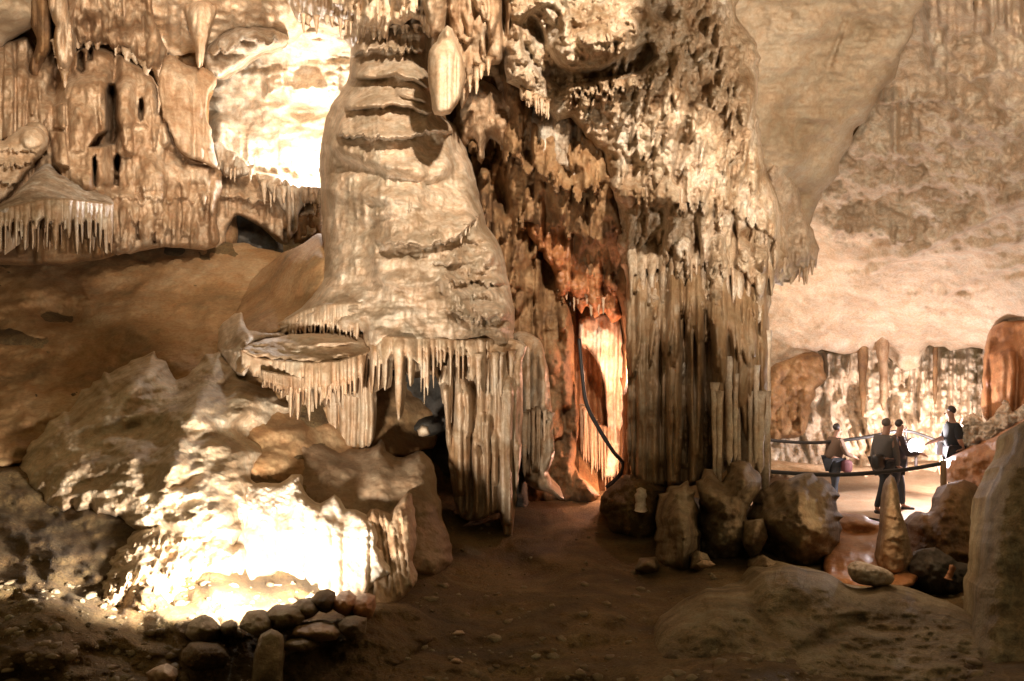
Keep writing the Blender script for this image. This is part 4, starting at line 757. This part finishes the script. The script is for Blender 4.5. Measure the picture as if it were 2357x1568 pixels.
bould('boulder', 'large rounded brown boulder standing between the stumps and the path', 'boulder', [(1728, 1200), (1745, 1140), (1790, 1112), (1850, 1092), (1900, 1100), (1925, 1130), (1932, 1200), (1920, 1280), (1870, 1310), (1790, 1310), (1735, 1290)], 6.9, M['stump'], .8, 110, .42, 509, None, thick=1.2, wob=(14, 26), fc=.8)
bould('rock', 'dark brown mossy lump beneath the glowing slit', 'rock', [(1380, 1150), (1410, 1110), (1450, 1096), (1500, 1110), (1530, 1140), (1520, 1210), (1470, 1260), (1400, 1220)], 8.0, M['floor'], .4, 50, .2, 513, wob=(14, 20), fc=.8)
s = stal(None, 1475, 1176, 1122, 7.7, 12, 6, M['white'], name='stalagmite', seed=4, blunt=True); tag(s, 'small pale stalagmite stub on the dark lump below the glowing slit', 'stalagmite')
for (lab, x, y, rx, ry, d) in [('broken block wedged between the first stump and the two headed stump', 1606, 1290, 26, 24, 6.4), ('low angular stone at the foot of the large rounded boulder', 1760, 1302, 44, 24, 6.3), ('dark angular stone wedged between the two headed stump and the large boulder', 1735, 1235, 30, 50, 6.75), ('low dark stone left of the first stump', 1490, 1300, 34, 24, 6.5)]:
    q = random.Random(x); ol = [(x + rx * math.cos(a_ * .785) * q.uniform(.7, 1.15), y + ry * math.sin(a_ * .785) * q.uniform(.7, 1.15)) for a_ in range(8)]
    bould('rock', lab, 'rock', ol, d, M['stump'], .25, 40, .12, x, None, thick=.3, wob=(7, 14), fc=.9)
# ground behind stalagmite, its orange light put into the colour
og2 = sheet('orange_bank', [(1905, 1220), (1940, 1180), (2020, 1200), (2080, 1230), (2110, 1290), (2110, 1340), (2000, 1360), (1900, 1330)], [(1905, 1200, 8.6), (2080, 1210, 8.6), (1900, 1340, 6.3), (2110, 1340, 6.3)], [N(60, 30, .15, 521, 4), gau(1975, 1225, 50, 14, -.4)], M['orange'], step=3.4, wob=(5, 20), thick=.5)
tag(og2.o, kind='structure'); og2.o.name = 'ground'
st = form('stalagmite', 'tall pointed tan stalagmite standing in front of the walking pair', 'stalagmite',
    [(2050, 1092), (2058, 1098), (2068, 1130), (2074, 1180), (2088, 1220), (2096, 1260), (2104, 1300), (2060, 1330), (2018, 1300), (2026, 1240), (2030, 1190), (2034, 1150), (2042, 1106)], [(2052, 1100, 6.9), (2060, 1300, 6.7)], [bump(2058, 1210, 36, 120, .2), N(24, 22, .05, 531, 4), ledge([(2030, 1190), (2090, 1194)], 20, .05, 8, 5, seed=81), ledge([(2030, 1240), (2100, 1246)], 20, .05, 8, 5, seed=82)], M['tan'], step=2.6, edge=(16, .25), wob=(2.5, 14), thick=.4)
bould('boulder', 'brown round topped boulder with a tall shape at the right of the path', 'boulder', [(2092, 1200), (2120, 1178), (2150, 1176), (2166, 1130), (2200, 1108), (2240, 1112), (2258, 1150), (2262, 1230), (2262, 1330), (2255, 1400), (2200, 1385), (2140, 1340), (2095, 1330), (2080, 1270)], 7.4, M['brown'], .6, 70, .26, 541, thick=1.2, wob=(10, 22), fc=.8)
bould('boulder', 'dark lumpy boulder low in front of the right hand boulder', 'boulder', [(2085, 1310), (2110, 1270), (2150, 1262), (2200, 1290), (2258, 1320), (2255, 1410), (2200, 1400), (2120, 1350)], 6.5, M['dark'], .4, 50, .15, 545)
s = stal(None, 2182, 1332, 1300, 6.0, 7, 4, M['orange'], name='stalagmite', seed=9, blunt=True, drift=12); tag(s, 'tiny orange lit stub on the dark lumpy boulder', 'stalagmite')
# right edge slab
bould('rock_slab', 'smooth grey green rock slab along the right edge of the picture', 'rock slab', [(2240, 1420), (2256, 1300), (2266, 1180), (2290, 1100), (2330, 1030), (2380, 960), (2700, 900), (2700, 1900), (2230, 1900)], [(2240, 1420, 4.2), (2330, 1030, 4.6), (2700, 900, 4.0), (2700, 1800, 3.0), (2250, 1800, 3.3)], M['near'], .5, 160, .2, 551, extra=[N(30, 40, .02, 556, 4), N(10, 12, .006, 557, 3)], edge=(60, .5), step=5, fc=0)
# near mound at lower right
nm = bould('rock_mound', 'wide rounded grey brown mound in the near right corner', 'rock mound', [(1500, 1480), (1540, 1400), (1620, 1360), (1720, 1345), (1760, 1310), (1830, 1302), (1900, 1320), (1960, 1350), (2050, 1345), (2140, 1370), (2230, 1410), (2300, 1500), (2320, 1900), (1450, 1900)], [(1500, 1480, 4.2), (1830, 1310, 5.0), (2100, 1350, 5.2), (2300, 1500, 4.0), (1850, 1568, 3.5), (1850, 1900, 2.5)], M['near'], .6, 160, .12, 561, edge=(60, .7), step=4.4, wob=(7, 40), fc=0,
    extra=[N(40, 22, .06, 562, 4), N(16, 10, .015, 566, 3), gau(1640, 1440, 90, 40, .15, -15), gau(1740, 1400, 14, 60, -.12, -30), gau(1900, 1470, 20, 90, -.15, 60), gau(1830, 1350, 80, 40, .15), within([(1930, 1400), (2230, 1410), (2260, 1568), (1930, 1568)], 40, N(70, 14, .07, 563, 3, tilt=.4)), gau(2000, 1440, 60, 16, -.12, 20)])
bould('rock', 'grey knobbly rock on the crest of the near right mound', 'rock', [(1950, 1310), (1975, 1292), (2010, 1300), (2040, 1312), (2060, 1335), (2030, 1350), (1975, 1345)], 5.4, M['greyrock'], .15, 26, .08, 571, thick=.3)
for (lab, x, y, r, d) in [('small pale stone low on the dark central floor', 1056, 1458, 16, 4.4), ('small flat stone near the bottom of the dark floor', 1050, 1522, 15, 3.9), ('flat pale stone at the foot of the two headed stump', 1625, 1298, 22, 6.2)]:
    bould('stone', lab, 'stone', [(x - r, y), (x - r * .4, y - r * .4), (x + r * .5, y - r * .35), (x + r, y + 2), (x + r * .3, y + r * .4), (x - r * .6, y + r * .35)], d, M['tan'], .04, 20, .02, x, thick=.08, wob=(2, 10), step=2.6)

# ---- lower left: brown block, glaring mound, rubble and stones
blk = bould('rock_block', 'broad smooth brown rock block behind the glaring white mound', 'rock block',
    [(520, 985), (560, 950), (640, 930), (700, 985), (760, 1020), (850, 1035), (878, 1006), (892, 1040), (930, 1052), (962, 1036), (990, 1055), (1008, 1120), (1020, 1200), (1040, 1270), (1000, 1330), (840, 1340), (600, 1260), (520, 1120)],
    [(520, 985, 7.2), (640, 940, 7.4), (880, 1010, 7.5), (1000, 1060, 7.2), (1030, 1250, 6.4), (840, 1330, 5.6), (600, 1240, 6.2), (800, 1150, 6.6)], M['block'], .3, 200, .2, 601, edge=(60, .6), step=3.6, wob=(8, 30), fc=0, extra=[N(60, 50, .07, 606, 4), gau(870, 1060, 40, 80, .12), gau(960, 1080, 40, 60, .12), gau(800, 1060, 60, 30, -.1)], thick=.9)
rub = form('rubble_slope', 'broad pale crusted bank rising up and left from the glaring white mound', 'rock bank',
    [(20, 1060), (90, 980), (170, 920), (240, 866), (300, 836), (350, 812), (384, 836), (410, 862), (440, 850), (470, 826), (505, 812), (550, 846), (600, 880), (670, 920), (650, 960), (600, 1000), (600, 1060), (580, 1110), (560, 1200), (520, 1300), (430, 1300), (330, 1240), (240, 1180), (120, 1170), (60, 1120)],
    [(60, 1090, 6.4), (190, 930, 7.15), (340, 830, 7.75), (500, 835, 7.7), (640, 930, 7.1), (380, 1000, 6.35), (540, 1000, 6.4), (300, 1150, 5.45), (520, 1200, 5.15), (430, 1100, 5.6), (430, 1290, 4.85), (150, 1160, 5.7)],
    [N(150, 90, .30, 611, 3, tilt=.5), N(56, 36, .10, 616, 4, tilt=.5), N(20, 14, .022, 612, 4, gain=.55), ripple(20, 13, .012, 613), gau(440, 960, 26, 90, .28, 25), gau(310, 890, 26, 60, .25, 35), gau(390, 1090, 20, 70, .2, 20), gau(560, 1000, 50, 34, -.35), gau(310, 990, 50, 40, -.3), gau(235, 1060, 50, 60, -.2), gau(520, 900, 20, 30, -.15)], M['rubble'], step=2.8, edge=(70, .6), wob=(22, 34), thick=.4)
sp = form('rubble_slope', 'speckled crust of small drips at the far left of the glare', 'rock bank',
    [(150, 1400), (190, 1370), (230, 1310), (270, 1260), (310, 1215), (350, 1190), (420, 1195), (500, 1210), (560, 1250), (560, 1300), (500, 1340), (420, 1370), (400, 1430), (360, 1400), (300, 1390), (220, 1420)],
    [(200, 1400, 4.5), (340, 1200, 5.35), (540, 1240, 5.1), (500, 1330, 4.75), (300, 1390, 4.45), (400, 1410, 4.5)],
    [N(60, 44, .16, 621, 4, tilt=.3), ripple(15, 22, .03, 622), N(9, 12, .012, 623, 3), drips([(180, 1190), (460, 1190), (400, 1400), (180, 1400)], 130, 6, 24, .05, 624, .35)], M['rubble'], step=2.6, edge=(50, .5), wob=(16, 16), thick=.4)
wm = form('flowstone_mound', 'glaring white flowstone mound lit by a lamp hidden behind stones', 'flowstone mound',
    [(530, 1130), (560, 1100), (590, 1110), (640, 1108), (690, 1090), (700, 1130), (740, 1160), (770, 1140), (800, 1170), (840, 1180), (870, 1220), (880, 1270), (900, 1320), (860, 1350), (840, 1400), (780, 1410), (740, 1440), (640, 1450), (560, 1440), (500, 1430), (440, 1450), (400, 1430), (385, 1390), (410, 1350), (450, 1310), (500, 1260), (525, 1200)],
    [(540, 1120, 6.1), (700, 1110, 6.1), (860, 1230, 5.7), (880, 1340, 5.2), (420, 1420, 4.75), (500, 1300, 5.2), (640, 1250, 5.6), (640, 1440, 5.0), (800, 1400, 5.0), (560, 1400, 4.95)],
    [N(90, 110, .14, 631, 4), pipes(400, 880, [(400, 1250), (530, 1120), (880, 1180)], [(400, 1440), (880, 1420)], 26, .1, 132, 40, 20), within([(500, 1090), (720, 1080), (720, 1170), (500, 1180)], 20, ripple(16, 16, .07, 633)),
     area([(525, 1420), (560, 1370), (600, 1330), (650, 1322), (700, 1345), (740, 1400), (700, 1450), (560, 1450)], -.45, 24), gau(530, 1200, 6, 40, -.2), N(14, 12, .02, 634, 3)], M['white'], step=2.8, edge=(22, .3), wob=(8, 14), thick=.5)
pan = form('flat_rock', 'flat pale rock glowing inside the notch of the glaring mound', 'rock', [(530, 1420), (545, 1385), (580, 1365), (600, 1345), (650, 1340), (690, 1345), (720, 1370), (720, 1410), (640, 1430)], [(530, 1420, 4.75), (600, 1345, 5.1), (720, 1400, 4.8)], [N(40, 20, .06, 641, 4)], M['white'], step=2.8, edge=(12, .15), thick=.3)
rd = form('flowstone_mound', 'streaked tan drip mound just right of the glare', 'flowstone', [(840, 1190), (870, 1170), (900, 1180), (940, 1130), (952, 1160), (960, 1240), (950, 1290), (960, 1340), (900, 1400), (850, 1420), (830, 1370), (850, 1290)], [(850, 1200, 5.9), (950, 1150, 6.3), (940, 1330, 5.5), (850, 1410, 5.0)], [N(40, 60, .1, 651, 4), pipes(840, 960, [(840, 1170), (960, 1130)], [(840, 1400), (960, 1340)], 13, .07, 134, 40, 40, skew=-.15)], M['tan'], edge=(20, .3), thick=.4)
gl = form('earth_bank', 'rough brown earth bank in front of the glaring mound', 'bank', [(180, 1430), (300, 1380), (380, 1400), (440, 1440), (560, 1420), (700, 1420), (860, 1390), (960, 1400), (1010, 1470), (900, 1560), (860, 1700), (150, 1700), (100, 1500)],
    [(180, 1430, 4.6), (380, 1410, 4.6), (560, 1430, 4.5), (860, 1400, 4.6), (960, 1420, 4.8), (150, 1690, 3.2), (860, 1690, 3.1), (500, 1520, 3.9)], [N(90, 60, .14, 661, 4), N(30, 22, .05, 662, 4)], M['floor'], edge=(24, .2), step=4, thick=.4)
ST = 'stones piled in front of the glaring mound'
for k, (lab, x, y, rx, ry, d, mt) in enumerate([
    ('jagged dark stone at the left end of the pile before the glare', 468, 1452, 44, 34, 4.15, 'stump'), ('small upright brown stone between the jagged and the round stone', 527, 1446, 20, 20, 4.1, 'stump'),
    ('round domed brown stone sitting on the squared post stone', 590, 1432, 40, 32, 4.0, 'stump'), ('oval grey stone right of the round domed stone', 655, 1420, 48, 32, 4.05, 'stump'),
    ('peaked stone in the middle of the pile with light behind', 700, 1405, 32, 26, 4.2, 'stump'), ('dark peaked stone just left of the rusty stones', 745, 1385, 32, 26, 4.3, 'floor'),
    ('rusty topped stone near the right end of the pile', 795, 1392, 34, 28, 4.3, 'orange'), ('knobbly rusty stone at the far right end of the pile', 838, 1398, 30, 34, 4.3, 'orange'),
    ('slanting slab of stone below the middle of the pile', 730, 1455, 58, 24, 3.95, 'tan'), ('brown stone under the rusty stones', 815, 1445, 34, 30, 4.0, 'stump'),
    ('flat stone lower left of the slanting slab', 690, 1485, 46, 18, 3.85, 'stump'), ('dark boulder below the jagged stone', 470, 1510, 60, 36, 3.8, 'floor'),
    ('rounded tan stone at the bottom edge left of the post stone', 372, 1556, 34, 22, 3.5, 'tan')]):
    q = random.Random(k + 50); ol = []
    for i in range(9):
        a = 2 * math.pi * i / 9; ol.append((x + rx * math.cos(a) * q.uniform(.85, 1.1), y + ry * math.sin(a) * q.uniform(.8, 1.12)))
    bould('stone', lab, 'stone', ol, d - .28, M[mt], .2, 30, .07, 700 + k * 7, ST, step=2.8, thick=.3, wob=(4, 14))
bould('standing_stone', 'upright squared olive brown stone like a post at the bottom edge', 'stone', [(600, 1460), (625, 1448), (650, 1462), (655, 1500), (650, 1560), (648, 1640), (578, 1640), (582, 1540), (590, 1490)], 3.45, M['stump'], .12, 50, .02, 790, thick=.22, edge=(14, .12), wob=(2, 20))

# gravel and broken bits lying over the floor
def gravel():
    r = np.random.default_rng(77); V = []; F = []; k = 0
    ico = np.array([(0, 0, 1), (.894, 0, .447), (.276, .851, .447), (-.724, .526, .447), (-.724, -.526, .447), (.276, -.851, .447), (.724, .526, -.447), (-.276, .851, -.447), (-.894, 0, -.447), (-.276, -.851, -.447), (.724, -.526, -.447), (0, 0, -1)])
    tri = [(0, 1, 2), (0, 2, 3), (0, 3, 4), (0, 4, 5), (0, 5, 1), (1, 6, 2), (2, 7, 3), (3, 8, 4), (4, 9, 5), (5, 10, 1), (6, 7, 2), (7, 8, 3), (8, 9, 4), (9, 10, 5), (10, 6, 1), (11, 7, 6), (11, 8, 7), (11, 9, 8), (11, 10, 9), (11, 6, 10)]
    for i in range(1300):
        x = r.uniform(-100, 2300); y = 1180 + 400 * r.uniform(0, 1) ** .8
        if x < 900: y = r.uniform(1340, 1580)
        d = floor.depth(x, y); sc = .008 + .03 * r.uniform(0, 1) ** 4
        p = np.array(P(x, y, d)); v = ico * r.uniform(.6, 1.3, (12, 1)) * sc * np.array([r.uniform(.8, 1.5), r.uniform(.8, 1.5), r.uniform(.4, .9)])
        a = r.uniform(0, 6.28); c_, s_ = math.cos(a), math.sin(a)
        v = np.stack([v[:, 0] * c_ - v[:, 1] * s_, v[:, 0] * s_ + v[:, 1] * c_, v[:, 2]], 1)
        V.append(v + p); F += [(a_ + k, b_ + k, e_ + k) for a_, b_, e_ in tri]; k += 12
    o = mesh_obj('gravel', np.concatenate(V), np.array(F), M['stump'], None, smooth=False); tag(o, kind='stuff')
gravel()

# ------------------------------------------------------------------ people
def skin_mat(n, c): return plain(n, c, .7)
M['skin'] = skin_mat('skin', (.34, .19, .125))
def blob(name, c, r, mat, parent, sq=None, n=14):
    V = []; F = []
    for j in range(n + 1):
        th = math.pi * j / n
        for i in range(n):
            a = 2 * math.pi * i / n
            v = Vector((r[0] * math.sin(th) * math.cos(a), r[1] * math.sin(th) * math.sin(a), r[2] * math.cos(th)))
            if sq: v = sq(v)
            V.append((c[0] + v.x, c[1] + v.y, c[2] + v.z))
    for j in range(n):
        for i in range(n): F.append((j * n + i, j * n + (i + 1) % n, (j + 1) * n + (i + 1) % n, (j + 1) * n + i))
    return mesh_obj(name, V, F, mat, parent)
def skinned(name, J, E, mat, parent, base, sub=2):
    me = bpy.data.meshes.new(name)
    me.from_pydata([J[k][0] for k in J], [], [])
    keys = list(J); me.edges.add(len(E)); me.edges.foreach_set('vertices', [keys.index(a) for e_ in E for a in e_]); me.update()
    o = bpy.data.objects.new(name, me); COL.objects.link(o); o.parent = parent
    s = o.modifiers.new('s', 'SKIN'); sv = me.skin_vertices[0] if me.skin_vertices else None
    if sv is None:
        bpy.context.view_layer.objects.active = o
        sv = me.skin_vertices[0]
    for i, k in enumerate(keys):
        r = J[k][1]; sv.data[i].radius = r if isinstance(r, tuple) else (r, r)
        sv.data[i].use_root = (k == keys[0])
    sb = o.modifiers.new('d', 'SUBSURF'); sb.levels = sub; sb.render_levels = sub
    s.use_smooth_shade = True
    me.materials.append(mat)
    dg = bpy.context.evaluated_depsgraph_get(); ev = o.evaluated_get(dg); nm_ = bpy.data.meshes.new_from_object(ev)
    o.modifiers.clear(); o.data = nm_
    if not nm_.materials: nm_.materials.append(mat)
    nm_.polygons.foreach_set('use_smooth', np.ones(len(nm_.polygons), dtype=bool))
    return o
def person(label, foot, H, heading, top, bottom, hair, pose, bag_or_glint=None):
    """foot: world point on the ground; heading: degrees, 0 faces +x"""
    k = H / 1.72
    root = empty('person', foot); tag(root, label, 'person'); root.rotation_euler = (0, 0, math.radians(heading))
    bpy.context.view_layer.update()
    s = pose.get('stride', .0); lean = pose.get('lean', .04); ea = pose.get('arm', (.25, .95)); eb = pose.get('arm2', (-.12, .98))
    def v(x, y, z): return (x * k, y * k, z * k)
    # x forward, y left
    body = {'pel': (v(0, 0, .95), (.14 * k, .17 * k)), 'wai': (v(lean * .5, 0, 1.10), (.13 * k, .155 * k)), 'che': (v(lean, 0, 1.30), (.14 * k, .18 * k)), 'nb': (v(lean + .01, 0, 1.44), (.075 * k, .09 * k)),
            'hd': (v(lean + .03, 0, 1.52), .055 * k), 'h2': (v(lean + .05, 0, 1.60), (.082 * k, .072 * k)), 'h3': (v(lean + .05, 0, 1.67), (.07 * k, .062 * k))}
    E = [('pel', 'wai'), ('wai', 'che'), ('che', 'nb'), ('nb', 'hd'), ('hd', 'h2'), ('h2', 'h3')]
    for sd, st_, ar in ((1, s, eb), (-1, -s, ea)):
        q = 'l' if sd > 0 else 'r'
        body[q + 'hip'] = (v(0.0, .09 * sd, .90), .10 * k); body[q + 'kn'] = (v(st_ * .55 + .04, .10 * sd, .50), .062 * k); body[q + 'an'] = (v(st_, .10 * sd, .10 + max(0, -st_) * .12), .042 * k); body[q + 'to'] = (v(st_ + .16, .11 * sd, .045 + max(0, -st_) * .02), .036 * k)
        E += [('pel', q + 'hip'), (q + 'hip', q + 'kn'), (q + 'kn', q + 'an'), (q + 'an', q + 'to')]
        body[q + 'sh'] = (v(lean, .19 * sd, 1.39), .062 * k); body[q + 'el'] = (v(lean + ar[0] * .35, .23 * sd, 1.12), .047 * k); body[q + 'wr'] = (v(lean + ar[0], .20 * sd, ar[1]), .032 * k); body[q + 'ha'] = (v(lean + ar[0] + .06, .18 * sd, ar[1] - .03), (.018 * k, .036 * k))
        E += [('che', q + 'sh'), (q + 'sh', q + 'el'), (q + 'el', q + 'wr'), (q + 'wr', q + 'ha')]
        for fi, fo in enumerate((-.03, -.012, .006, .024)):
            body[q + 'f%d' % fi] = (v(lean + ar[0] + .11 + .01 * (fi % 2), .18 * sd + fo, ar[1] - .05), .009 * k); body[q + 'g%d' % fi] = (v(lean + ar[0] + .14, .18 * sd + fo, ar[1] - .075), .007 * k)
            E += [(q + 'ha', q + 'f%d' % fi), (q + 'f%d' % fi, q + 'g%d' % fi)]
        body[q + 't0'] = (v(lean + ar[0] + .08, .15 * sd, ar[1] - .01), .010 * k); E += [(q + 'ha', q + 't0')]
    skinned('body', body, E, M['skin'], root, foot)
    # clothing grown slightly larger than the body
    tp = {a: (body[a][0], tuple(x * 1.24 for x in body[a][1]) if isinstance(body[a][1], tuple) else body[a][1] * 1.3) for a in ('pel', 'wai', 'che', 'nb', 'lsh', 'lel', 'rsh', 'rel')}
    Et = [('pel', 'wai'), ('wai', 'che'), ('che', 'nb'), ('che', 'lsh'), ('lsh', 'lel'), ('che', 'rsh'), ('rsh', 'rel')]
    if not pose.get('short'):
        for a in ('lwr', 'rwr'): tp[a] = (body[a][0], .044 * k)
        Et += [('lel', 'lwr'), ('rel', 'rwr')]
    skinned('jacket' if not pose.get('short') else 'shirt', tp, Et, top, root, foot)
    bt = {a: (body[a][0], tuple(x * 1.12 for x in body[a][1]) if isinstance(body[a][1], tuple) else body[a][1] * 1.3) for a in ('pel', 'lhip', 'lkn', 'lan', 'rhip', 'rkn', 'ran')}
    skinned('trousers', bt, [('pel', 'lhip'), ('lhip', 'lkn'), ('lkn', 'lan'), ('pel', 'rhip'), ('rhip', 'rkn'), ('rkn', 'ran')], bottom, root, foot)
    for q in 'lr':
        c = Vector(body[q + 'to'][0]); a = Vector(body[q + 'an'][0])
        skinned('shoe', {'a': (tuple(a + Vector((-.04 * k, 0, -.05 * k))), .045 * k), 'b': (tuple(c), (.05 * k, .035 * k)), 'c': (tuple(c + Vector((.06 * k, 0, -.005))), (.04 * k, .025 * k))}, [('a', 'b'), ('b', 'c')], M['shoe'], root, foot)
    hp = Vector(body['h3'][0])
    def sq(v_):
        if v_.x > 0: v_ = Vector((v_.x * .55, v_.y, v_.z))
        if v_.z < 0: v_.z *= .9 if v_.x < .01 else .1
        return v_
    def place(fn):  # parts given in local space
        fn()
    hv = blob_local('hair', (hp.x - .012 * k, 0, hp.z + .01 * k), (.098 * k, .084 * k, .088 * k), hair, root, sq)
    blob_local('nose', (hp.x + .095 * k, 0, hp.z - .06 * k), (.018 * k, .012 * k, .02 * k), M['skin'], root)
    for sd in (-1, 1):
        blob_local('ear', (hp.x - .0 * k, .078 * sd * k, hp.z - .05 * k), (.02 * k, .01 * k, .03 * k), M['skin'], root)
        blob_local('eye', (hp.x + .078 * k, .03 * sd * k, hp.z - .035 * k), (.008 * k, .01 * k, .008 * k), M['shoe'], root)
    if bag_or_glint:
        blob_local('bag_or_glint', tuple(a * k for a in bag_or_glint[0]), tuple(a * k for a in bag_or_glint[1]), bag_or_glint[2], root, lambda v_: Vector((math.copysign(abs(v_.x / bag_or_glint[1][0] / k) ** .6, v_.x) * bag_or_glint[1][0] * k, math.copysign(abs(v_.y / bag_or_glint[1][1] / k) ** .6, v_.y) * bag_or_glint[1][1] * k, math.copysign(abs(v_.z / bag_or_glint[1][2] / k) ** .6, v_.z) * bag_or_glint[1][2] * k)))
    return root
def blob_local(name, c, r, mat, parent, sq=None, n=12):
    V = []; F = []
    for j in range(n + 1):
        th = math.pi * (j + .001) / (n + .002)
        for i in range(n):
            a = 2 * math.pi * i / n
            v = Vector((r[0] * math.sin(th) * math.cos(a), r[1] * math.sin(th) * math.sin(a), r[2] * math.cos(th)))
            if sq: v = sq(v)
            V.append((c[0] + v.x, c[1] + v.y, c[2] + v.z))
    for j in range(n):
        for i in range(n): F.append((j * n + i, j * n + (i + 1) % n, (j + 1) * n + (i + 1) % n, (j + 1) * n + i))
    me = bpy.data.meshes.new(name); me.from_pydata(V, [], F); me.update(); me.polygons.foreach_set('use_smooth', np.ones(len(me.polygons), dtype=bool)); me.materials.append(mat)
    o = bpy.data.objects.new(name, me); COL.objects.link(o); o.parent = parent; return o
M['shoe'] = plain('dark_leather', (.02, .018, .016), .5)
M['hairg'] = plain('grey_brown_hair', (.11, .085, .065), .7); M['haird'] = plain('dark_hair', (.03, .022, .018), .6)
M['beige'] = plain('beige_cloth', (.13, .085, .055), .9); M['greyk'] = plain('grey_knit', (.085, .075, .065), .9); M['plum'] = plain('plum_cloth', (.045, .035, .04), .9); M['black'] = plain('black_cloth', (.018, .02, .022), .9)  # cloth darkened so the figures read as backlit silhouettes
M['denim'] = plain('dark_denim', (.03, .036, .045), .9); M['redk'] = plain('maroon_bag', (.08, .02, .022), .8); M['silver'] = plain('pale_bag_glint', (.55, .6, .8), .25)
def foot(x, y, d): return P(x, y, d)
person('person in a beige jacket facing right alone behind the near rope', foot(1918, 1158, 16.4), 1.60, 10, M['beige'], M['denim'], M['haird'], dict(stride=.1, lean=.05, arm=(.3, 1.05)), bag_or_glint=((.16, -.25, .85), (.12, .07, .14), M['redk']))
person('person in a grey sweater and dark trousers striding in front of the floodlight', foot(2034, 1182, 14.9), 1.74, 20, M['greyk'], M['black'], M['hairg'], dict(stride=.28, lean=.03, arm=(.1, .9)), bag_or_glint=((-.24, -.1, .98), (.12, .09, .15), M['shoe']))
person('person with dark hair and plum top close beside the grey sweater walker', foot(2060, 1176, 15.3), 1.72, -15, M['plum'], M['denim'], M['haird'], dict(stride=.15, lean=.05, arm=(.34, 1.15)), bag_or_glint=((.14, -.14, 1.36), (.03, .05, .02), M['silver']))  # the small pale blue blob paints a glint
person('person in a black short sleeved shirt standing behind the orange mound', foot(2193, 1146, 14.9), 1.68, 170, M['black'], M['denim'], M['haird'], dict(stride=.05, lean=.0, arm=(.3, 1.05), short=True), bag_or_glint=((.28, .1, .95), (.05, .08, .13), M['silver']))

# ------------------------------------------------------------------ lights
def look(o, tgt):
    o.rotation_euler = (Vector(tgt) - Vector(o.location)).to_track_quat('-Z', 'Y').to_euler()
def lamp(name, kind, pos, power, col, tgt=None, size=.1, angle=60, blend=.6):
    l = bpy.data.lights.new(name, kind); l.energy = power; l.color = col
    o = bpy.data.objects.new(name, l); COL.objects.link(o); o.location = pos
    if kind in ('POINT', 'SPOT'): l.shadow_soft_size = size
    if kind == 'SPOT': l.spot_size = math.radians(angle); l.spot_blend = blend
    if kind == 'AREA': l.size = size
    if tgt is not None: look(o, tgt)
    return o
KEY = (1.0, .85, .72)
lamp('mound_spot', 'SPOT', P(585, 1355, 4.12), 900, (1, .88, .78), P(450, 1070, 6.0), .1, 116, .5)
lamp('chamber_lamp', 'POINT', P(722, 372, 11.9), 400, (1, .90, .80), size=.1)
lamp('key_lamp', 'SPOT', (1.3, 1.5, 4.4), 5600, KEY, P(1220, 20, 8.2), .12, 68, 1)
lamp('left_lamp', 'SPOT', (-1.6, 4.2, 3.0), 2400, KEY, P(190, 50, 10), .4, 58, .8)
lamp('ceiling_fill', 'SPOT', (2.9, 3.2, .2), 2300, (1, .84, .70), P(2160, 200, 10.5), .15, 88, .9)  # added fill out of view, washes the right hand ceiling
lamp('slit_lamp', 'POINT', P(1418, 1090, 9.95), 40, (1, .52, .34), size=.05)
lamp('slit_high_fill', 'POINT', P(1422, 860, 9.95), 40, (1, .52, .34), size=.05)  # second lamp added to strengthen the glow higher up the slit
lamp('hidden_lamp', 'POINT', P(1690, 800, 16.0), 260, (1, .76, .62), size=.12)
lamp('flood_lamp', 'POINT', P(2108, 1022, 15.7), 400, (1, .88, .90), size=.1)
lamp('far_spot', 'SPOT', P(2190, 1090, 15.9), 1500, (1, .81, .74), P(2080, 1010, 19), .12, 92, 1)
lamp('bank_lamp', 'POINT', P(2000, 1100, 6.2), 14, (1, .70, .44), size=.1)
lamp('near_fill', 'SPOT', (.9, .2, 1.8), 75, (1, .84, .60), P(1950, 1440, 4), .3, 70, 1)  # weak fill added near the camera to brighten the foreground mound

w = bpy.data.worlds.new('World'); scene.world = w; w.use_nodes = True
w.node_tree.nodes['Background'].inputs[0].default_value = (1.0, .71, .34, 1); w.node_tree.nodes['Background'].inputs[1].default_value = .20

# ------------------------------------------------------------------ camera and view
cam = bpy.data.cameras.new('camera'); co = bpy.data.objects.new('camera', cam); COL.objects.link(co)
co.location = (0, 0, 0); co.rotation_euler = (math.radians(90), 0, 0); cam.lens = 28; cam.sensor_width = 36; cam.clip_end = 200
scene.camera = co
scene.view_settings.view_transform = 'Standard'; scene.view_settings.look = 'None'; scene.view_settings.exposure = 0; scene.view_settings.gamma = 1
scene.cycles.max_bounces = 5; scene.cycles.diffuse_bounces = 3
